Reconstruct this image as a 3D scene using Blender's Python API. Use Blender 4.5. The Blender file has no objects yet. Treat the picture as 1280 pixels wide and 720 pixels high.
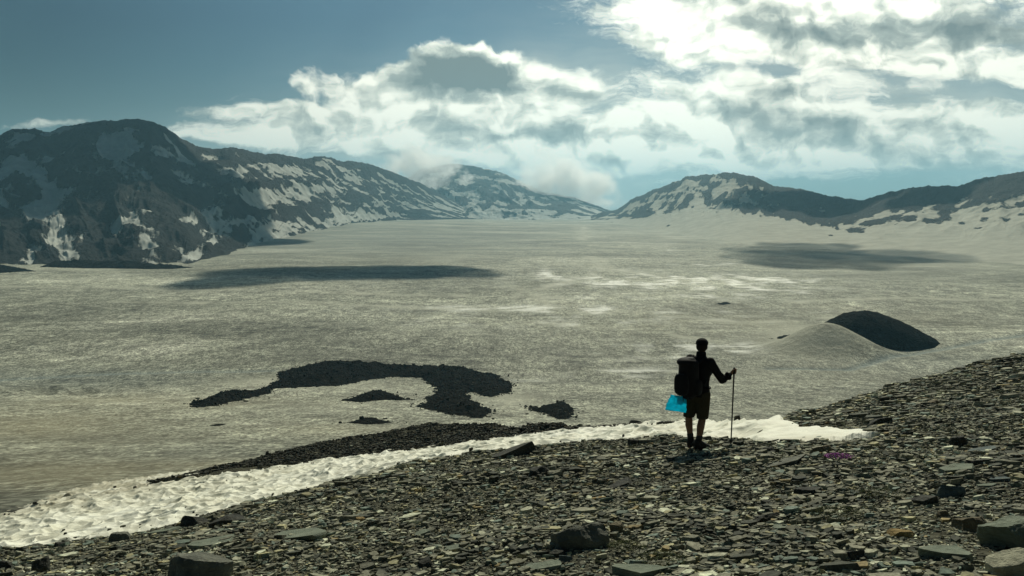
import bpy, bmesh, math, random
import numpy as np
from mathutils import Vector, Matrix, Euler

random.seed(7)
rng = np.random.default_rng(7)
sc = bpy.context.scene
R = math.radians

# ------------------------------------------------------------------ camera, sky, sun
F, W, HH, HZ = 1005.0, 1280.0, 720.0, 256.0         # focal length and horizon row, photograph pixels
PITCH = math.atan((HH / 2 - HZ) / F)
cam_d = bpy.data.cameras.new('camera')
cam = bpy.data.objects.new('camera', cam_d)
sc.collection.objects.link(cam)
sc.camera = cam
cam_d.sensor_width = 36.0
cam_d.lens = 36.0 * F / W
cam_d.clip_start, cam_d.clip_end = 0.1, 60000
cam.location = (0, 0, 0)
cam.rotation_euler = (math.pi / 2 - PITCH, 0, 0)

SUN_AZ, SUN_EL = R(12), R(39)
SUNV = Vector((math.sin(SUN_AZ) * math.cos(SUN_EL), math.cos(SUN_AZ) * math.cos(SUN_EL), math.sin(SUN_EL)))
sun_d = bpy.data.lights.new('sun', 'SUN')
sun_d.energy = 5.0
sun_d.angle = R(0.6)
sun_d.color = (1.0, 0.96, 0.77)
sun = bpy.data.objects.new('sun', sun_d)
sc.collection.objects.link(sun)
sun.rotation_euler = (-SUNV).to_track_quat('-Z', 'Y').to_euler()

sc.view_settings.view_transform = 'Standard'
sc.view_settings.look = 'None'
sc.view_settings.exposure = -0.40
sc.view_settings.gamma = 1.0
sc.view_settings.use_curve_mapping = False
sc.cycles.use_denoising = True
sc.cycles.max_bounces = 14
sc.cycles.diffuse_bounces = 2
sc.cycles.glossy_bounces = 2
sc.cycles.volume_bounces = 12
sc.cycles.transparent_max_bounces = 80
sc.cycles.volume_max_steps = 128
sc.cycles.sample_clamp_indirect = 4.0
sc.cycles.caustics_reflective = False
sc.cycles.caustics_refractive = False

def ray(px, py):
    """photo pixel -> (x/y, -z/y) of the line of sight; arrays welcome"""
    px = np.asarray(px, float); py = np.asarray(py, float)
    up = HH / 2 - py
    dy = F * math.cos(PITCH) + up * math.sin(PITCH)
    dz = -F * math.sin(PITCH) + up * math.cos(PITCH)
    return (px - W / 2) / dy, -dz / dy


class NT:
    """small helper to write node maths"""
    def __init__(s, tree):
        s.t = tree; s.n = tree.nodes; s.l = tree.links
    def put(s, sock, v):
        if isinstance(v, bpy.types.NodeSocket): s.l.new(v, sock)
        elif v is not None: sock.default_value = v
    def m(s, op, a, b=None, c=None, clamp=False):
        n = s.n.new('ShaderNodeMath'); n.operation = op; n.use_clamp = clamp
        s.put(n.inputs[0], a); s.put(n.inputs[1], b); s.put(n.inputs[2], c)
        return n.outputs[0]
    def vm(s, op, a, b=None):
        n = s.n.new('ShaderNodeVectorMath'); n.operation = op
        s.put(n.inputs[0], a); s.put(n.inputs[1], b)
        return n.outputs[0]
    def xyz(s, x, y, z=0.0):
        n = s.n.new('ShaderNodeCombineXYZ')
        s.put(n.inputs[0], x); s.put(n.inputs[1], y); s.put(n.inputs[2], z)
        return n.outputs[0]
    def sep(s, v):
        n = s.n.new('ShaderNodeSeparateXYZ'); s.l.new(v, n.inputs[0]); return n.outputs
    def noise(s, v, scale, detail=5, rough=0.55, dist=0.0, lac=2.0, col=False, typ='FBM'):
        n = s.n.new('ShaderNodeTexNoise'); n.noise_type = typ
        if v is not None: s.l.new(v, n.inputs['Vector'])
        n.inputs['Scale'].default_value = scale; n.inputs['Detail'].default_value = detail
        n.inputs['Roughness'].default_value = rough; n.inputs['Distortion'].default_value = dist
        n.inputs['Lacunarity'].default_value = lac
        return n.outputs['Color' if col else 'Fac']
    def voro(s, v, scale, feature='F1', out='Distance', rnd=1.0):
        n = s.n.new('ShaderNodeTexVoronoi'); n.feature = feature
        if v is not None: s.l.new(v, n.inputs['Vector'])
        n.inputs['Scale'].default_value = scale; n.inputs['Randomness'].default_value = rnd
        return n.outputs[out]
    def smooth(s, x, lo, hi, a=0.0, b=1.0):
        n = s.n.new('ShaderNodeMapRange'); n.interpolation_type = 'SMOOTHSTEP'
        s.put(n.inputs[0], x); s.put(n.inputs[1], lo); s.put(n.inputs[2], hi)
        s.put(n.inputs[3], a); s.put(n.inputs[4], b)
        return n.outputs[0]
    def mix(s, f, a, b, blend='MIX'):
        n = s.n.new('ShaderNodeMix'); n.data_type = 'RGBA'; n.blend_type = blend
        s.put(n.inputs[0], f)
        for sock, v in ((n.inputs[6], a), (n.inputs[7], b)):
            if isinstance(v, tuple) and len(v) == 3: v = (*v, 1)
            s.put(sock, v)
        return n.outputs[2]
    def ramp(s, f, stops, interp='LINEAR'):
        n = s.n.new('ShaderNodeValToRGB'); s.put(n.inputs[0], f)
        cr = n.color_ramp; cr.interpolation = interp
        while len(cr.elements) < len(stops): cr.elements.new(0.5)
        for e, (p, c) in zip(cr.elements, stops):
            e.position = p; e.color = (*c, 1)
        return n.outputs[0]
    def bump(s, h, strength, dist, normal=None):
        n = s.n.new('ShaderNodeBump'); s.put(n.inputs['Height'], h)
        n.inputs['Strength'].default_value = strength; n.inputs['Distance'].default_value = dist
        if normal is not None: s.l.new(normal, n.inputs['Normal'])
        return n.outputs[0]


# ---- world: Nishita sky with a sheet of high cloud and a layer of cumulus, all by direction
world = bpy.data.worlds.new('World')
sc.world = world
world.use_nodes = True
wt = NT(world.node_tree)
for n in list(wt.n): wt.n.remove(n)
w_out = wt.n.new('ShaderNodeOutputWorld')
w_bg = wt.n.new('ShaderNodeBackground')
w_sky = wt.n.new('ShaderNodeTexSky')
w_sky.sky_type = 'NISHITA'; w_sky.sun_disc = False
w_sky.sun_elevation = SUN_EL; w_sky.sun_rotation = SUN_AZ
w_sky.altitude = 1400; w_sky.air_density = 1.0; w_sky.dust_density = 0.6; w_sky.ozone_density = 1.0
SKY_STRENGTH = 0.05
tc = wt.n.new('ShaderNodeTexCoord')
dx, dy, dz = wt.sep(tc.outputs['Generated'])
dyc = wt.m('MAXIMUM', dy, 0.12)
U0 = wt.m('MULTIPLY_ADD', wt.m('DIVIDE', dx, dyc), 10.05, 0.0)
V0 = wt.m('MULTIPLY_ADD', wt.m('DIVIDE', dz, dyc), 10.05, 0.0)
P0 = wt.xyz(U0, V0)
warp = wt.noise(P0, 0.9, 4, 0.6, col=True)
warpv = wt.vm('MULTIPLY', wt.vm('SUBTRACT', warp, (0.5, 0.5, 0.5)), (1.0, 0.45, 0.0))
P1 = wt.vm('ADD', P0, warpv)
U1, V1, _ = wt.sep(P1)

warp2 = wt.noise(P1, 3.2, 4, 0.6, col=True)
P2 = wt.vm('ADD', P1, wt.vm('MULTIPLY', wt.vm('SUBTRACT', warp2, (0.5, 0.5, 0.5)), (0.40, 0.28, 0.0)))
U2, V2, _ = wt.sep(P2)

def blobs(lst, U=None, V=None):
    U = U or U1; V = V or V1
    acc = None
    for (px, py, a, b, w, *rot) in lst:
        s_, q_ = ray(px, py)
        u0, v0 = s_ * 10.05, -q_ * 10.05
        a, b = a / 100, b / 100
        du = wt.m('SUBTRACT', U, float(u0)); dv = wt.m('SUBTRACT', V, float(v0))
        if rot:
            c_, s2 = math.cos(R(rot[0])), math.sin(R(rot[0]))
            du, dv = (wt.m('ADD', wt.m('MULTIPLY', du, c_), wt.m('MULTIPLY', dv, s2)),
                      wt.m('SUBTRACT', wt.m('MULTIPLY', dv, c_), wt.m('MULTIPLY', du, s2)))
        e = wt.m('POWER', wt.m('MULTIPLY', du, 1 / a), 2.0)
        e = wt.m('ADD', e, wt.m('POWER', wt.m('MULTIPLY', dv, 1 / b), 2.0))
        g = wt.m('MULTIPLY', wt.m('EXPONENT', wt.m('MULTIPLY', e, -1.0)), w)
        acc = g if acc is None else wt.m('ADD', acc, g)
    return acc

SHEET = [(1080, 25, 290, 60, 1.25), (1180, 70, 220, 45, 0.7), (900, 60, 110, 55, .7), (980, 150, 260, 42, 1.0),
         (620, 186, 330, 22, 1.5, -4), (340, 138, 170, 8, 1.2, -3), (690, 95, 60, 32, 0.85, -25), (620, 150, 220, 32, 1.5),
         (40, 156, 110, 7, 0.8, 4), (300, 166, 140, 10, 1.35), (1020, 150, 280, 40, .5), (870, 190, 160, 20, .6), (880, 185, 200, 18, 0.6, -5), (1270, 170, 120, 50, 0.9),
         (1140, 178, 170, 26, .7), (650, 62, 45, 7, .5), (290, 120, 40, 3, .55), (860, 10, 110, 40, .8), (760, 215, 90, 5, .4),
         (735, 141, 50, 14, -1.3, 20), (958, 87, 48, 13, -1.1), (1165, 104, 95, 9, -1.35, -6), (1255, 117, 60, 6, -.9),
         (870, 93, 30, 8, -.6), (690, 142, 30, 10, -.5), (700, 60, 70, 26, -.7), (150, 50, 330, 62, -2.2)]
CUM = [(560, 78, 66, 32, 1.9), (618, 94, 58, 27, 1.6), (500, 102, 66, 28, 1.4), (385, 100, 48, 24, 1.1), (430, 125, 90, 22, .9),
       (590, 130, 120, 22, .8), (700, 108, 60, 32, .8), (940, 118, 55, 40, 1.0, -30), (1010, 155, 80, 38, .9, -20),
       (1110, 160, 110, 42, .8), (1220, 165, 70, 40, .7), (540, 186, 44, 17, 1.2), (440, 178, 90, 13, .9), (340, 172, 90, 12, .9),
       (500, 205, 50, 14, .8), (1095, 210, 22, 22, .5), (780, 75, 30, 22, .5), (660, 215, 60, 16, .9, -15), (740, 238, 60, 11, .9, -15),
       (850, 45, 50, 20, .4), (1150, 60, 90, 26, .5), (150, 50, 300, 75, -2.2), (1000, 240, 300, 22, -.9)]
DARK = [(556, 86, 62, 22, 1.3), (612, 100, 38, 14, 1.0), (500, 115, 60, 16, .3), (955, 135, 34, 40, .6, -35), (1090, 170, 95, 26, .25), (1020, 160, 50, 30, .2),
        (560, 160, 170, 12, .3), (985, 40, 80, 14, .65, -3), (1085, 38, 70, 14, .6, 6), (1190, 45, 90, 26, .55), (1250, 30, 60, 30, .5),
        (690, 168, 130, 9, .5), (395, 152, 60, 9, .3), (620, 115, 60, 15, .4), (740, 118, 60, 10, .35), (535, 200, 20, 10, .2), (1210, 170, 70, 26, .35)]
Ps = wt.vm('MULTIPLY', P1, (0.42, 2.3, 1.0))
n1 = wt.noise(Ps, 1.25, 10, 0.62, 0.35)
mackerel = wt.noise(wt.vm('MULTIPLY', P1, (1.0, 2.0, 1.0)), 9.0, 3, 0.55)
F1 = wt.m('ADD', blobs(SHEET), wt.m('MULTIPLY', wt.m('SUBTRACT', n1, 0.53), 3.4))
F1 = wt.m('ADD', F1, wt.m('MULTIPLY', wt.m('SUBTRACT', mackerel, 0.5), 0.7))
nS = wt.noise(wt.vm('MULTIPLY', P1, (0.28, 4.5, 1.0)), 1.3, 6, 0.55, 0.2)
F1 = wt.m('ADD', F1, wt.m('MULTIPLY', wt.m('MULTIPLY', wt.m('SUBTRACT', nS, 0.5), 3.0), blobs([(600, 175, 520, 55, 1.0), (1200, 150, 200, 60, .7)])))
A1 = wt.smooth(F1, 0.15, 1.15)
Pc = wt.vm('MULTIPLY', P1, (1.0, 1.25, 1.0))
n2 = wt.noise(Pc, 1.7, 8, 0.5, 0.1)
n2b = wt.noise(wt.vm('ADD', Pc, (0.06, 0.16, 0.0)), 1.7, 8, 0.5, 0.1)
cumf = blobs(CUM, U2, V2)
F2 = wt.m('ADD', cumf, wt.m('MULTIPLY', wt.m('SUBTRACT', n2, 0.51), 2.6))
A2 = wt.smooth(F2, 0.42, 1.05)
front = wt.smooth(dy, 0.15, 0.45)
alpha = wt.m('SUBTRACT', 1.0, wt.m('MULTIPLY', wt.m('SUBTRACT', 1.0, A1), wt.m('SUBTRACT', 1.0, A2)))
alpha = wt.m('MULTIPLY', alpha, front)
relief = wt.m('MULTIPLY', wt.m('SUBTRACT', n2, n2b), 2.6)
darkf = wt.m('MULTIPLY', blobs(DARK, U2, V2), wt.m('ADD', wt.m('MULTIPLY', n2, 1.3), 0.3))
thick = wt.smooth(F2, 0.9, 2.2)
shade = wt.m('ADD', darkf, wt.m('MULTIPLY', thick, 0.22))
shade = wt.m('SUBTRACT', shade, relief)
n3 = wt.noise(Ps, 2.4, 5, 0.5)
shade = wt.m('ADD', shade, wt.m('MULTIPLY', wt.m('SUBTRACT', n3, 0.5), 0.9))
shade = wt.m('MULTIPLY', shade, 1.0, clamp=True)
ccol = wt.ramp(shade, [(0.0, (1.50, 1.50, 1.27)), (0.22, (1.02, 1.06, 0.90)), (0.55, (0.50, 0.56, 0.50)), (1.0, (0.23, 0.28, 0.27))])
# clouds brighten toward the sun, which stands above the frame, and dull and yellow to the side
sdot = wt.n.new('ShaderNodeVectorMath'); sdot.operation = 'DOT_PRODUCT'
wt.l.new(tc.outputs['Generated'], sdot.inputs[0]); sdot.inputs[1].default_value = tuple(SUNV)
glow = wt.smooth(sdot.outputs['Value'], 0.58, 0.93, 0.72, 1.25)
ccol = wt.mix(1.0, ccol, wt.xyz(glow, glow, glow), 'MULTIPLY')
skyc = wt.mix(1.0, w_sky.outputs[0], (SKY_STRENGTH * 0.68, SKY_STRENGTH * 0.90, SKY_STRENGTH * 0.86), 'MULTIPLY')
hzn = wt.smooth(dz, 0.0, 0.16, 1.0, 0.0)
skyc = wt.mix(wt.m('MULTIPLY', hzn, 0.5), skyc, (0.46, 0.54, 0.49))
aglow = wt.smooth(sdot.outputs['Value'], 0.60, 0.93, 0.42, 1.12)        # darker away from the sun
skyc = wt.mix(1.0, skyc, wt.xyz(aglow, aglow, aglow), 'MULTIPLY')
VEIL = [(1080, 60, 330, 110, .45), (960, 150, 330, 60, .45), (640, 150, 230, 60, .45), (600, 205, 260, 26, .55), (690, 100, 70, 40, .4), (330, 170, 160, 22, .35), (700, 240, 150, 30, .8), (1250, 180, 130, 60, .5)]
veil = wt.m('MULTIPLY', wt.m('MULTIPLY', blobs(VEIL), wt.smooth(n3, 0.2, 0.7, 0.55, 1.05)), front, clamp=True)
skyc = wt.mix(wt.m('MINIMUM', veil, 0.8), skyc, (0.78, 0.85, 0.76))
# the Background carries the strength; cloud radiance is divided by it
final = wt.mix(alpha, skyc, ccol)
w_div = wt.mix(1.0, final, (1 / SKY_STRENGTH,) * 3, 'MULTIPLY')
wt.l.new(w_div, w_bg.inputs['Color'])
w_bg.inputs['Strength'].default_value = SKY_STRENGTH
wt.l.new(w_bg.outputs[0], w_out.inputs['Surface'])
world.cycles.sampling_method = 'MANUAL'
world.cycles.sample_map_resolution = 512

# ------------------------------------------------------------------ helpers
def tag(o, label=None, cat=None, group=None, kind=None):
    if label: o['label'] = label
    if cat: o['category'] = cat
    if group: o['group'] = group
    if kind: o['kind'] = kind
    return o

def link(name, me, mat=None, parent=None):
    o = bpy.data.objects.new(name, me)
    sc.collection.objects.link(o)
    if mat: me.materials.append(mat)
    if parent: o.parent = parent
    return o

def np_mesh(name, co, faces_flat, counts, smooth=True):
    me = bpy.data.meshes.new(name)
    co = np.ascontiguousarray(co, np.float32)
    me.vertices.add(len(co)); me.vertices.foreach_set('co', co.ravel())
    ff = np.ascontiguousarray(faces_flat, np.int32).ravel()
    me.loops.add(len(ff)); me.loops.foreach_set('vertex_index', ff)
    counts = np.asarray(counts, np.int32)
    starts = np.concatenate(([0], np.cumsum(counts)[:-1])).astype(np.int32)
    me.polygons.add(len(counts)); me.polygons.foreach_set('loop_start', starts)
    me.polygons.foreach_set('use_smooth', np.full(len(counts), smooth))
    me.update(calc_edges=True)
    return me

def grid_mesh(name, X, Y, Z, attrs=None, keep=None):
    h, w = X.shape
    co = np.stack([X, Y, Z], -1).reshape(-1, 3)
    i = np.arange(h - 1)[:, None] * w + np.arange(w - 1)[None, :]
    q = np.stack([i, i + 1, i + w + 1, i + w], -1).reshape(-1, 4)
    if keep is not None:                                # keep: bool per vertex
        k = keep.ravel()
        q = q[k[q].any(1)]
        used = np.zeros(len(co), bool); used[q.ravel()] = True
        remap = np.cumsum(used) - 1
        co = co[used]; q = remap[q]
    else:
        used = slice(None)
    me = np_mesh(name, co, q, np.full(len(q), 4))
    for k, v in (attrs or {}).items():
        a = me.attributes.new(k, 'FLOAT', 'POINT')
        a.data.foreach_set('value', np.ascontiguousarray(v.ravel()[used], np.float32))
    return me

def _hash(ix, iy, seed):
    h = (ix.astype(np.int64) * 374761393 + iy.astype(np.int64) * 668265263 + seed * 974634777) & 0xFFFFFFFF
    h = ((h ^ (h >> 13)) * 1274126177) & 0xFFFFFFFF
    return (h ^ (h >> 16)) & 0xFFFFFFFF

def perlin(x, y, seed=0):
    x, y = np.broadcast_arrays(np.asarray(x, float), np.asarray(y, float))
    x0, y0 = np.floor(x), np.floor(y)
    fx, fy = x - x0, y - y0
    u, v = fx * fx * fx * (fx * (fx * 6 - 15) + 10), fy * fy * fy * (fy * (fy * 6 - 15) + 10)
    def g(i, j):
        a = _hash(x0 + i, y0 + j, seed) * (2 * math.pi / 4294967296.0)
        return np.cos(a) * (fx - i) + np.sin(a) * (fy - j)
    a = g(0, 0) * (1 - u) + g(1, 0) * u
    b = g(0, 1) * (1 - u) + g(1, 1) * u
    return (a * (1 - v) + b * v) * 1.5

def fbm(x, y, oct=5, seed=0, gain=0.5, lac=2.03):
    s = 0; a = 1.0; t = 0
    for k in range(oct):
        s = s + a * perlin(x * lac ** k + 17.3 * k, y * lac ** k - 9.1 * k, seed + k); t += a; a *= gain
    return s / t

def ridged(x, y, oct=5, seed=0, gain=0.5):
    s = 0; a = 1.0; t = 0; w = 1.0
    for k in range(oct):
        n = (1 - np.abs(perlin(x * 2.03 ** k + 5.3 * k, y * 2.03 ** k + 3.1 * k, seed + k)) * 1.4) ** 2
        s = s + a * n * w; w = np.clip(n * 1.3, 0, 1); t += a; a *= gain
    return s / t

def cells(x, y, seed=0):
    """distance to the nearest jittered cell point"""
    x0, y0 = np.floor(x), np.floor(y)
    best = np.full(np.shape(x), 9.0)
    for i in (-1, 0, 1):
        for j in (-1, 0, 1):
            cx, cy = x0 + i, y0 + j
            jx = cx + _hash(cx, cy, seed) / 4294967296.0
            jy = cy + _hash(cx, cy, seed + 91) / 4294967296.0
            best = np.minimum(best, (jx - x) ** 2 + (jy - y) ** 2)
    return np.sqrt(best)

def sstep(x, a, b):
    t = np.clip((x - a) / (b - a), 0, 1); return t * t * (3 - 2 * t)

# ------------------------------------------------------------------ ground heights
PLAIN = -80.0
_fy = np.array([0, 12, 24, 34, 42, 60, 90, 150, 250, 350, 430, 520])
_fq = np.array([0, .62, .475, .425, .388, .365, .335, .295, .255, .222, .186, .1538])
_fz = -_fy * _fq; _fz[0] = -6; _fz[-1] = PLAIN

MOUND = [(1037, 441, 13.5, 20.0, 20.0, 12), (1000, 440, 2.0, 16.0, 16.0, 5)]       # snow banked against the right-hand rock
def _place(px, py):
    s, q = ray(px, py)
    Y = 80.0 / q
    for _ in range(30):
        Y = 0.5 * Y + 0.5 * (-np.interp(Y, _fy, _fz) / q)
    return s * Y, Y
_mounds = []
for (px, py, h, sx, sy, lo) in MOUND:
    x, y = _place(px, py); _mounds.append((float(x), float(y), h, sx, sy))

def field_z(X, Y, detail=True):
    z = np.interp(Y, _fy, _fz)
    z = z + 15.0 * np.exp(-((X + 450) / 600) ** 2 - ((Y - 2900) / 1000) ** 2)
    for (mx, my, h, sx, sy) in _mounds:
        ex = (X - mx) / sx; ey = (Y - my) / sy
        r = np.sqrt(ex ** 2 + ey ** 2)
        z = z + h * np.clip(1 - sstep(r, 0.0, 2.1), 0, 1) ** 1.35
    if detail:
        amp = sstep(Y, 60, 300)
        z = z + amp * (3.2 * fbm(X / 170, Y / 170, 3, 3) + 0.5 * fbm(X / 28, Y / 28, 3, 8))
        z = z + (1 - amp) * 0.6 * fbm(X / 20, Y / 20, 3, 5)
        cr = sstep(Y, 1800, 3600)
        z = z + cr * 4.5 * fbm(X / 700, Y / 700, 3, 31)
        z = z + 3.2 * np.exp(-((X + 150) / 45) ** 2 - ((Y - 235) / 45) ** 2)
        # wind-cut furrows low on the left
        fur = np.exp(-((X + 190) / 70) ** 2 - ((Y - 300) / 45) ** 2)
        z = z + fur * 2.6 * (ridged((X * .8 + Y * .5) / 14, (Y - X * .3) / 60, 3, 44) - .5)
    return z

def on_field(px, py):
    s, q = ray(px, py)
    Y = 80.0 / q
    for _ in range(40):
        Y = 0.5 * Y + 0.5 * (-field_z(s * Y, Y, False) / q)
    return s * Y, Y

# the scree slope: a tilted plane that breaks over a crest
_s1, _q1 = ray(870, 562); _s2, _q2 = ray(1280, 440)
Y1, Y2 = 12.5, 40.0
A_ = np.array([[_s1 * Y1, Y1], [_s2 * Y2, Y2]]); B_ = np.array([1.6 - _q1 * Y1, 1.6 - _q2 * Y2])
AX, AY = np.linalg.solve(A_, B_)
def plane_Y(s, q): return 1.6 / (q + AX * s + AY)
CREST = [(-200, 740), (0, 694), (120, 672), (250, 645), (360, 621), (480, 590), (600, 566), (700, 555), (800, 550), (860, 549), (930, 548),
         (975, 528), (1000, 519), (1040, 508), (1100, 490), (1180, 467), (1280, 441)]
_cs, _cy = [], []
for px, py in CREST:
    s, q = ray(px, py); _cs.append(float(s)); _cy.append(float(plane_Y(s, q)))
_cs.append(0.75); _cy.append(60.0); _cs.append(0.95); _cy.append(110.0)
def crest_Y(s): return np.interp(s, _cs, _cy)
def scree_z(X, Y, detail=True):
    z = -1.6 + AX * X + AY * Y
    s = np.clip(X / np.maximum(Y, 2.0), -.95, .95)
    d = np.maximum(Y - crest_Y(s), 0)
    z = z - 0.42 * d * d / (d + 1.2)
    back = np.maximum(-Y, 0); z = z + 0.05 * back
    if detail:
        z = z + 0.16 * fbm(X / 3.1, Y / 3.1, 3, 11) * sstep(Y, 3, 7) + 0.05 * fbm(X / .8, Y / .8, 3, 12)
    return z
def on_scree(px, py, n=60):
    s, q = ray(px, py)
    Y = plane_Y(s, q)
    for _ in range(n):
        Y = 0.7 * Y + 0.3 * np.clip(-scree_z(s * Y, Y) / q, 3, 120)
    return float(s * Y), float(Y)

# ------------------------------------------------------------------ materials
def mat(name):
    m = bpy.data.materials.new(name); m.use_nodes = True
    t = NT(m.node_tree); b = t.n['Principled BSDF']
    tc = t.n.new('ShaderNodeTexCoord')
    return m, t, b, tc.outputs['Object']

def attr(t, name):
    n = t.n.new('ShaderNodeAttribute'); n.attribute_name = name; return n.outputs['Fac']

def snow_field_mat():
    m, t, b, P = mat('dirty_snow')
    big = t.noise(t.vm('MULTIPLY', P, (.5, 1.0, 0)), 0.007, 6, 0.62, 0.8)
    mid = t.noise(P, 0.05, 6, 0.65, 0.4)
    fine = t.noise(P, 1.3, 5, 0.7)
    cups = t.voro(P, 1.25)
    cups2 = t.voro(t.vm('MULTIPLY', P, (1, .8, 0)), 0.33)
    f = t.m('ADD', t.m('MULTIPLY', big, 0.8), t.m('MULTIPLY', mid, 0.2))
    col = t.ramp(f, [(0.36, (0.23, 0.235, 0.18)), (0.46, (0.30, 0.305, 0.24)), (0.54, (0.39, 0.395, 0.31)), (0.64, (0.58, 0.58, 0.47))])
    allsc = t.noise(t.vm('MULTIPLY', P, (1, .8, 0)), 0.05, 11, 0.9, 0.0, 2.0)
    dirt = t.smooth(cups, 0.15, 0.75, 1.0, 0.62)
    Pf = t.vm('MULTIPLY', P, (1, .7, 0))
    dirt2 = t.smooth(allsc, 0.40, 0.60, 0.75, 1.25)
    for sc2, lo2, hi2 in ((0.055, .89, 1.14), (0.16, .82, 1.22), (0.5, .68, 1.34), (1.5, .5, 1.6)):
        Pf = t.vm('MULTIPLY', P, (1, .7 if sc2 < .1 else .42, 0))
        dirt2 = t.m('MULTIPLY', dirt2, t.smooth(t.noise(Pf, sc2, 2, 0.6, 0.6), 0.36, 0.62, lo2, hi2))
    d = t.m('MULTIPLY', dirt, dirt2)
    calm = attr(t, 'calm')
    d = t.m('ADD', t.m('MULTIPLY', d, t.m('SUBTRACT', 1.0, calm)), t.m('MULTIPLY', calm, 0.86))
    ln = t.noise(t.vm('MULTIPLY', P, (.35, 1.0, 0)), 0.016, 4, 0.55, 1.2)
    ln = t.smooth(t.m('ABSOLUTE', t.m('SUBTRACT', ln, 0.5)), 0.0, 0.014, 0.62, 1.0)
    ln2 = t.noise(t.vm('MULTIPLY', P, (.25, 1.0, 0)), 0.007, 3, 0.5, 0.8)
    ln2 = t.smooth(t.m('ABSOLUTE', t.m('SUBTRACT', ln2, 0.47)), 0.0, 0.010, 1.45, 1.0)
    d = t.m('MULTIPLY', d, t.m('MULTIPLY', ln, ln2))
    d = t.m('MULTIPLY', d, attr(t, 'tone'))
    col = t.mix(1.0, col, t.xyz(d, d, d), 'MULTIPLY')
    brown = attr(t, 'brown')
    col = t.mix(t.m('MULTIPLY', brown, 0.6), col, (0.37, 0.335, 0.22))
    wet_glint = t.m('MULTIPLY', attr(t, 'wet_glint'), t.smooth(t.noise(t.vm('MULTIPLY', P, (.5, 1, 0)), 0.07, 8, 0.7), .40, .58))
    pale = attr(t, 'pale')
    col = t.mix(pale, col, (0.52, 0.515, 0.41))
    col = t.mix(t.m('MULTIPLY', wet_glint, 0.8), col, (0.66, 0.67, 0.58))  # sun glints on the wet snow, painted in as lighter colour
    blue = attr(t, 'blue')
    col = t.mix(t.m('MULTIPLY', blue, 0.7), col, (0.24, 0.29, 0.28))
    t.put(b.inputs['Base Color'], col)
    t.put(b.inputs['Roughness'], t.smooth(wet_glint, 0.0, 1.0, 0.8, 0.5))
    t.put(b.inputs['Specular IOR Level'], t.smooth(wet_glint, 0.0, 1.0, 0.14, 0.4))
    h = t.m('ADD', t.m('MULTIPLY', cups, 0.5), t.m('MULTIPLY', fine, 0.45))
    h = t.m('ADD', h, t.m('MULTIPLY', cups2, 1.1))
    h = t.m('ADD', h, t.m('MULTIPLY', allsc, 2.2))
    t.put(b.inputs['Normal'], t.bump(h, 1.0, 0.5))
    return m

def near_snow_mat():
    m, t, b, P = mat('clean_snow')
    mid = t.noise(P, 0.7, 5, 0.6, 0.4)
    fine = t.noise(P, 9, 5, 0.65)
    big = t.noise(P, 0.16, 3, 0.6)
    hol = attr(t, 'hollow')
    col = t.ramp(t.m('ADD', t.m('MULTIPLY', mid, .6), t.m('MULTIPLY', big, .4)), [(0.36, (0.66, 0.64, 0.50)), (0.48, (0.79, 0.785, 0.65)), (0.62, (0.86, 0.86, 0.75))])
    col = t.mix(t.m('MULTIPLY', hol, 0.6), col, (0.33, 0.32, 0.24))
    col = t.mix(t.smooth(fine, .6, .75, 0, .35), col, (.45, .42, .32))
    col = t.mix(attr(t, 'dirty'), col, (.40, .37, .26))
    t.put(b.inputs['Base Color'], col)
    b.inputs['Roughness'].default_value = 0.6
    b.inputs['Specular IOR Level'].default_value = 0.3
    b.inputs['Subsurface Weight'].default_value = 0.0
    t.put(b.inputs['Normal'], t.bump(fine, 0.6, 0.03))
    return m

def scree_base_mat():
    m, t, b, P = mat('scree_earth')
    n = t.noise(P, 2.2, 6, 0.7)
    v = t.voro(P, 14, out='Color')
    vd = t.voro(P, 14)
    col = t.ramp(n, [(0.3, (0.035, 0.034, 0.024)), (0.55, (0.075, 0.072, 0.05)), (0.7, (0.12, 0.105, 0.065))])
    col = t.mix(0.5, col, t.ramp(t.sep(v)[0], [(0.0, (0.03, 0.03, 0.025)), (1.0, (0.16, 0.165, 0.12))]))
    t.put(b.inputs['Base Color'], col)
    b.inputs['Roughness'].default_value = 0.95
    b.inputs['Specular IOR Level'].default_value = 0.05
    t.put(b.inputs['Normal'], t.bump(vd, 0.8, 0.05))
    return m

def stones_mat(name='slate_stones', k=1.0, scale=30):
    m, t, b, P = mat(name)
    g = t.n.new('ShaderNodeNewGeometry')
    r = g.outputs['Random Per Island']
    K = lambda c: tuple(min(x * k, .9) for x in c)
    col = t.ramp(r, [(0.0, K((0.045, 0.048, 0.038))), (0.22, K((0.095, 0.095, 0.072))), (0.5, K((0.145, 0.142, 0.106))), (0.72, K((0.22, 0.22, 0.165))),
                     (0.80, K((0.10, 0.125, 0.105))), (0.88, K((0.22, 0.205, 0.125))), (0.945, K((0.17, 0.135, 0.07))), (0.955, K((0.36, 0.37, 0.28)))], 'CONSTANT')
    n = t.noise(P, scale, 5, 0.65)
    d = t.smooth(n, 0.3, 0.7, 0.55, 1.35)
    patch = t.noise(P, .9, 3, 0.6)
    d = t.m('MULTIPLY', d, t.smooth(patch, .38, .62, .72, 1.2))
    t.put(b.inputs['Base Color'], t.mix(1.0, col, t.xyz(d, d, t.m('MULTIPLY', d, .97)), 'MULTIPLY'))
    b.inputs['Roughness'].default_value = 0.85
    b.inputs['Specular IOR Level'].default_value = 0.15
    t.put(b.inputs['Normal'], t.bump(n, 0.5, 0.01))
    return m

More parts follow.
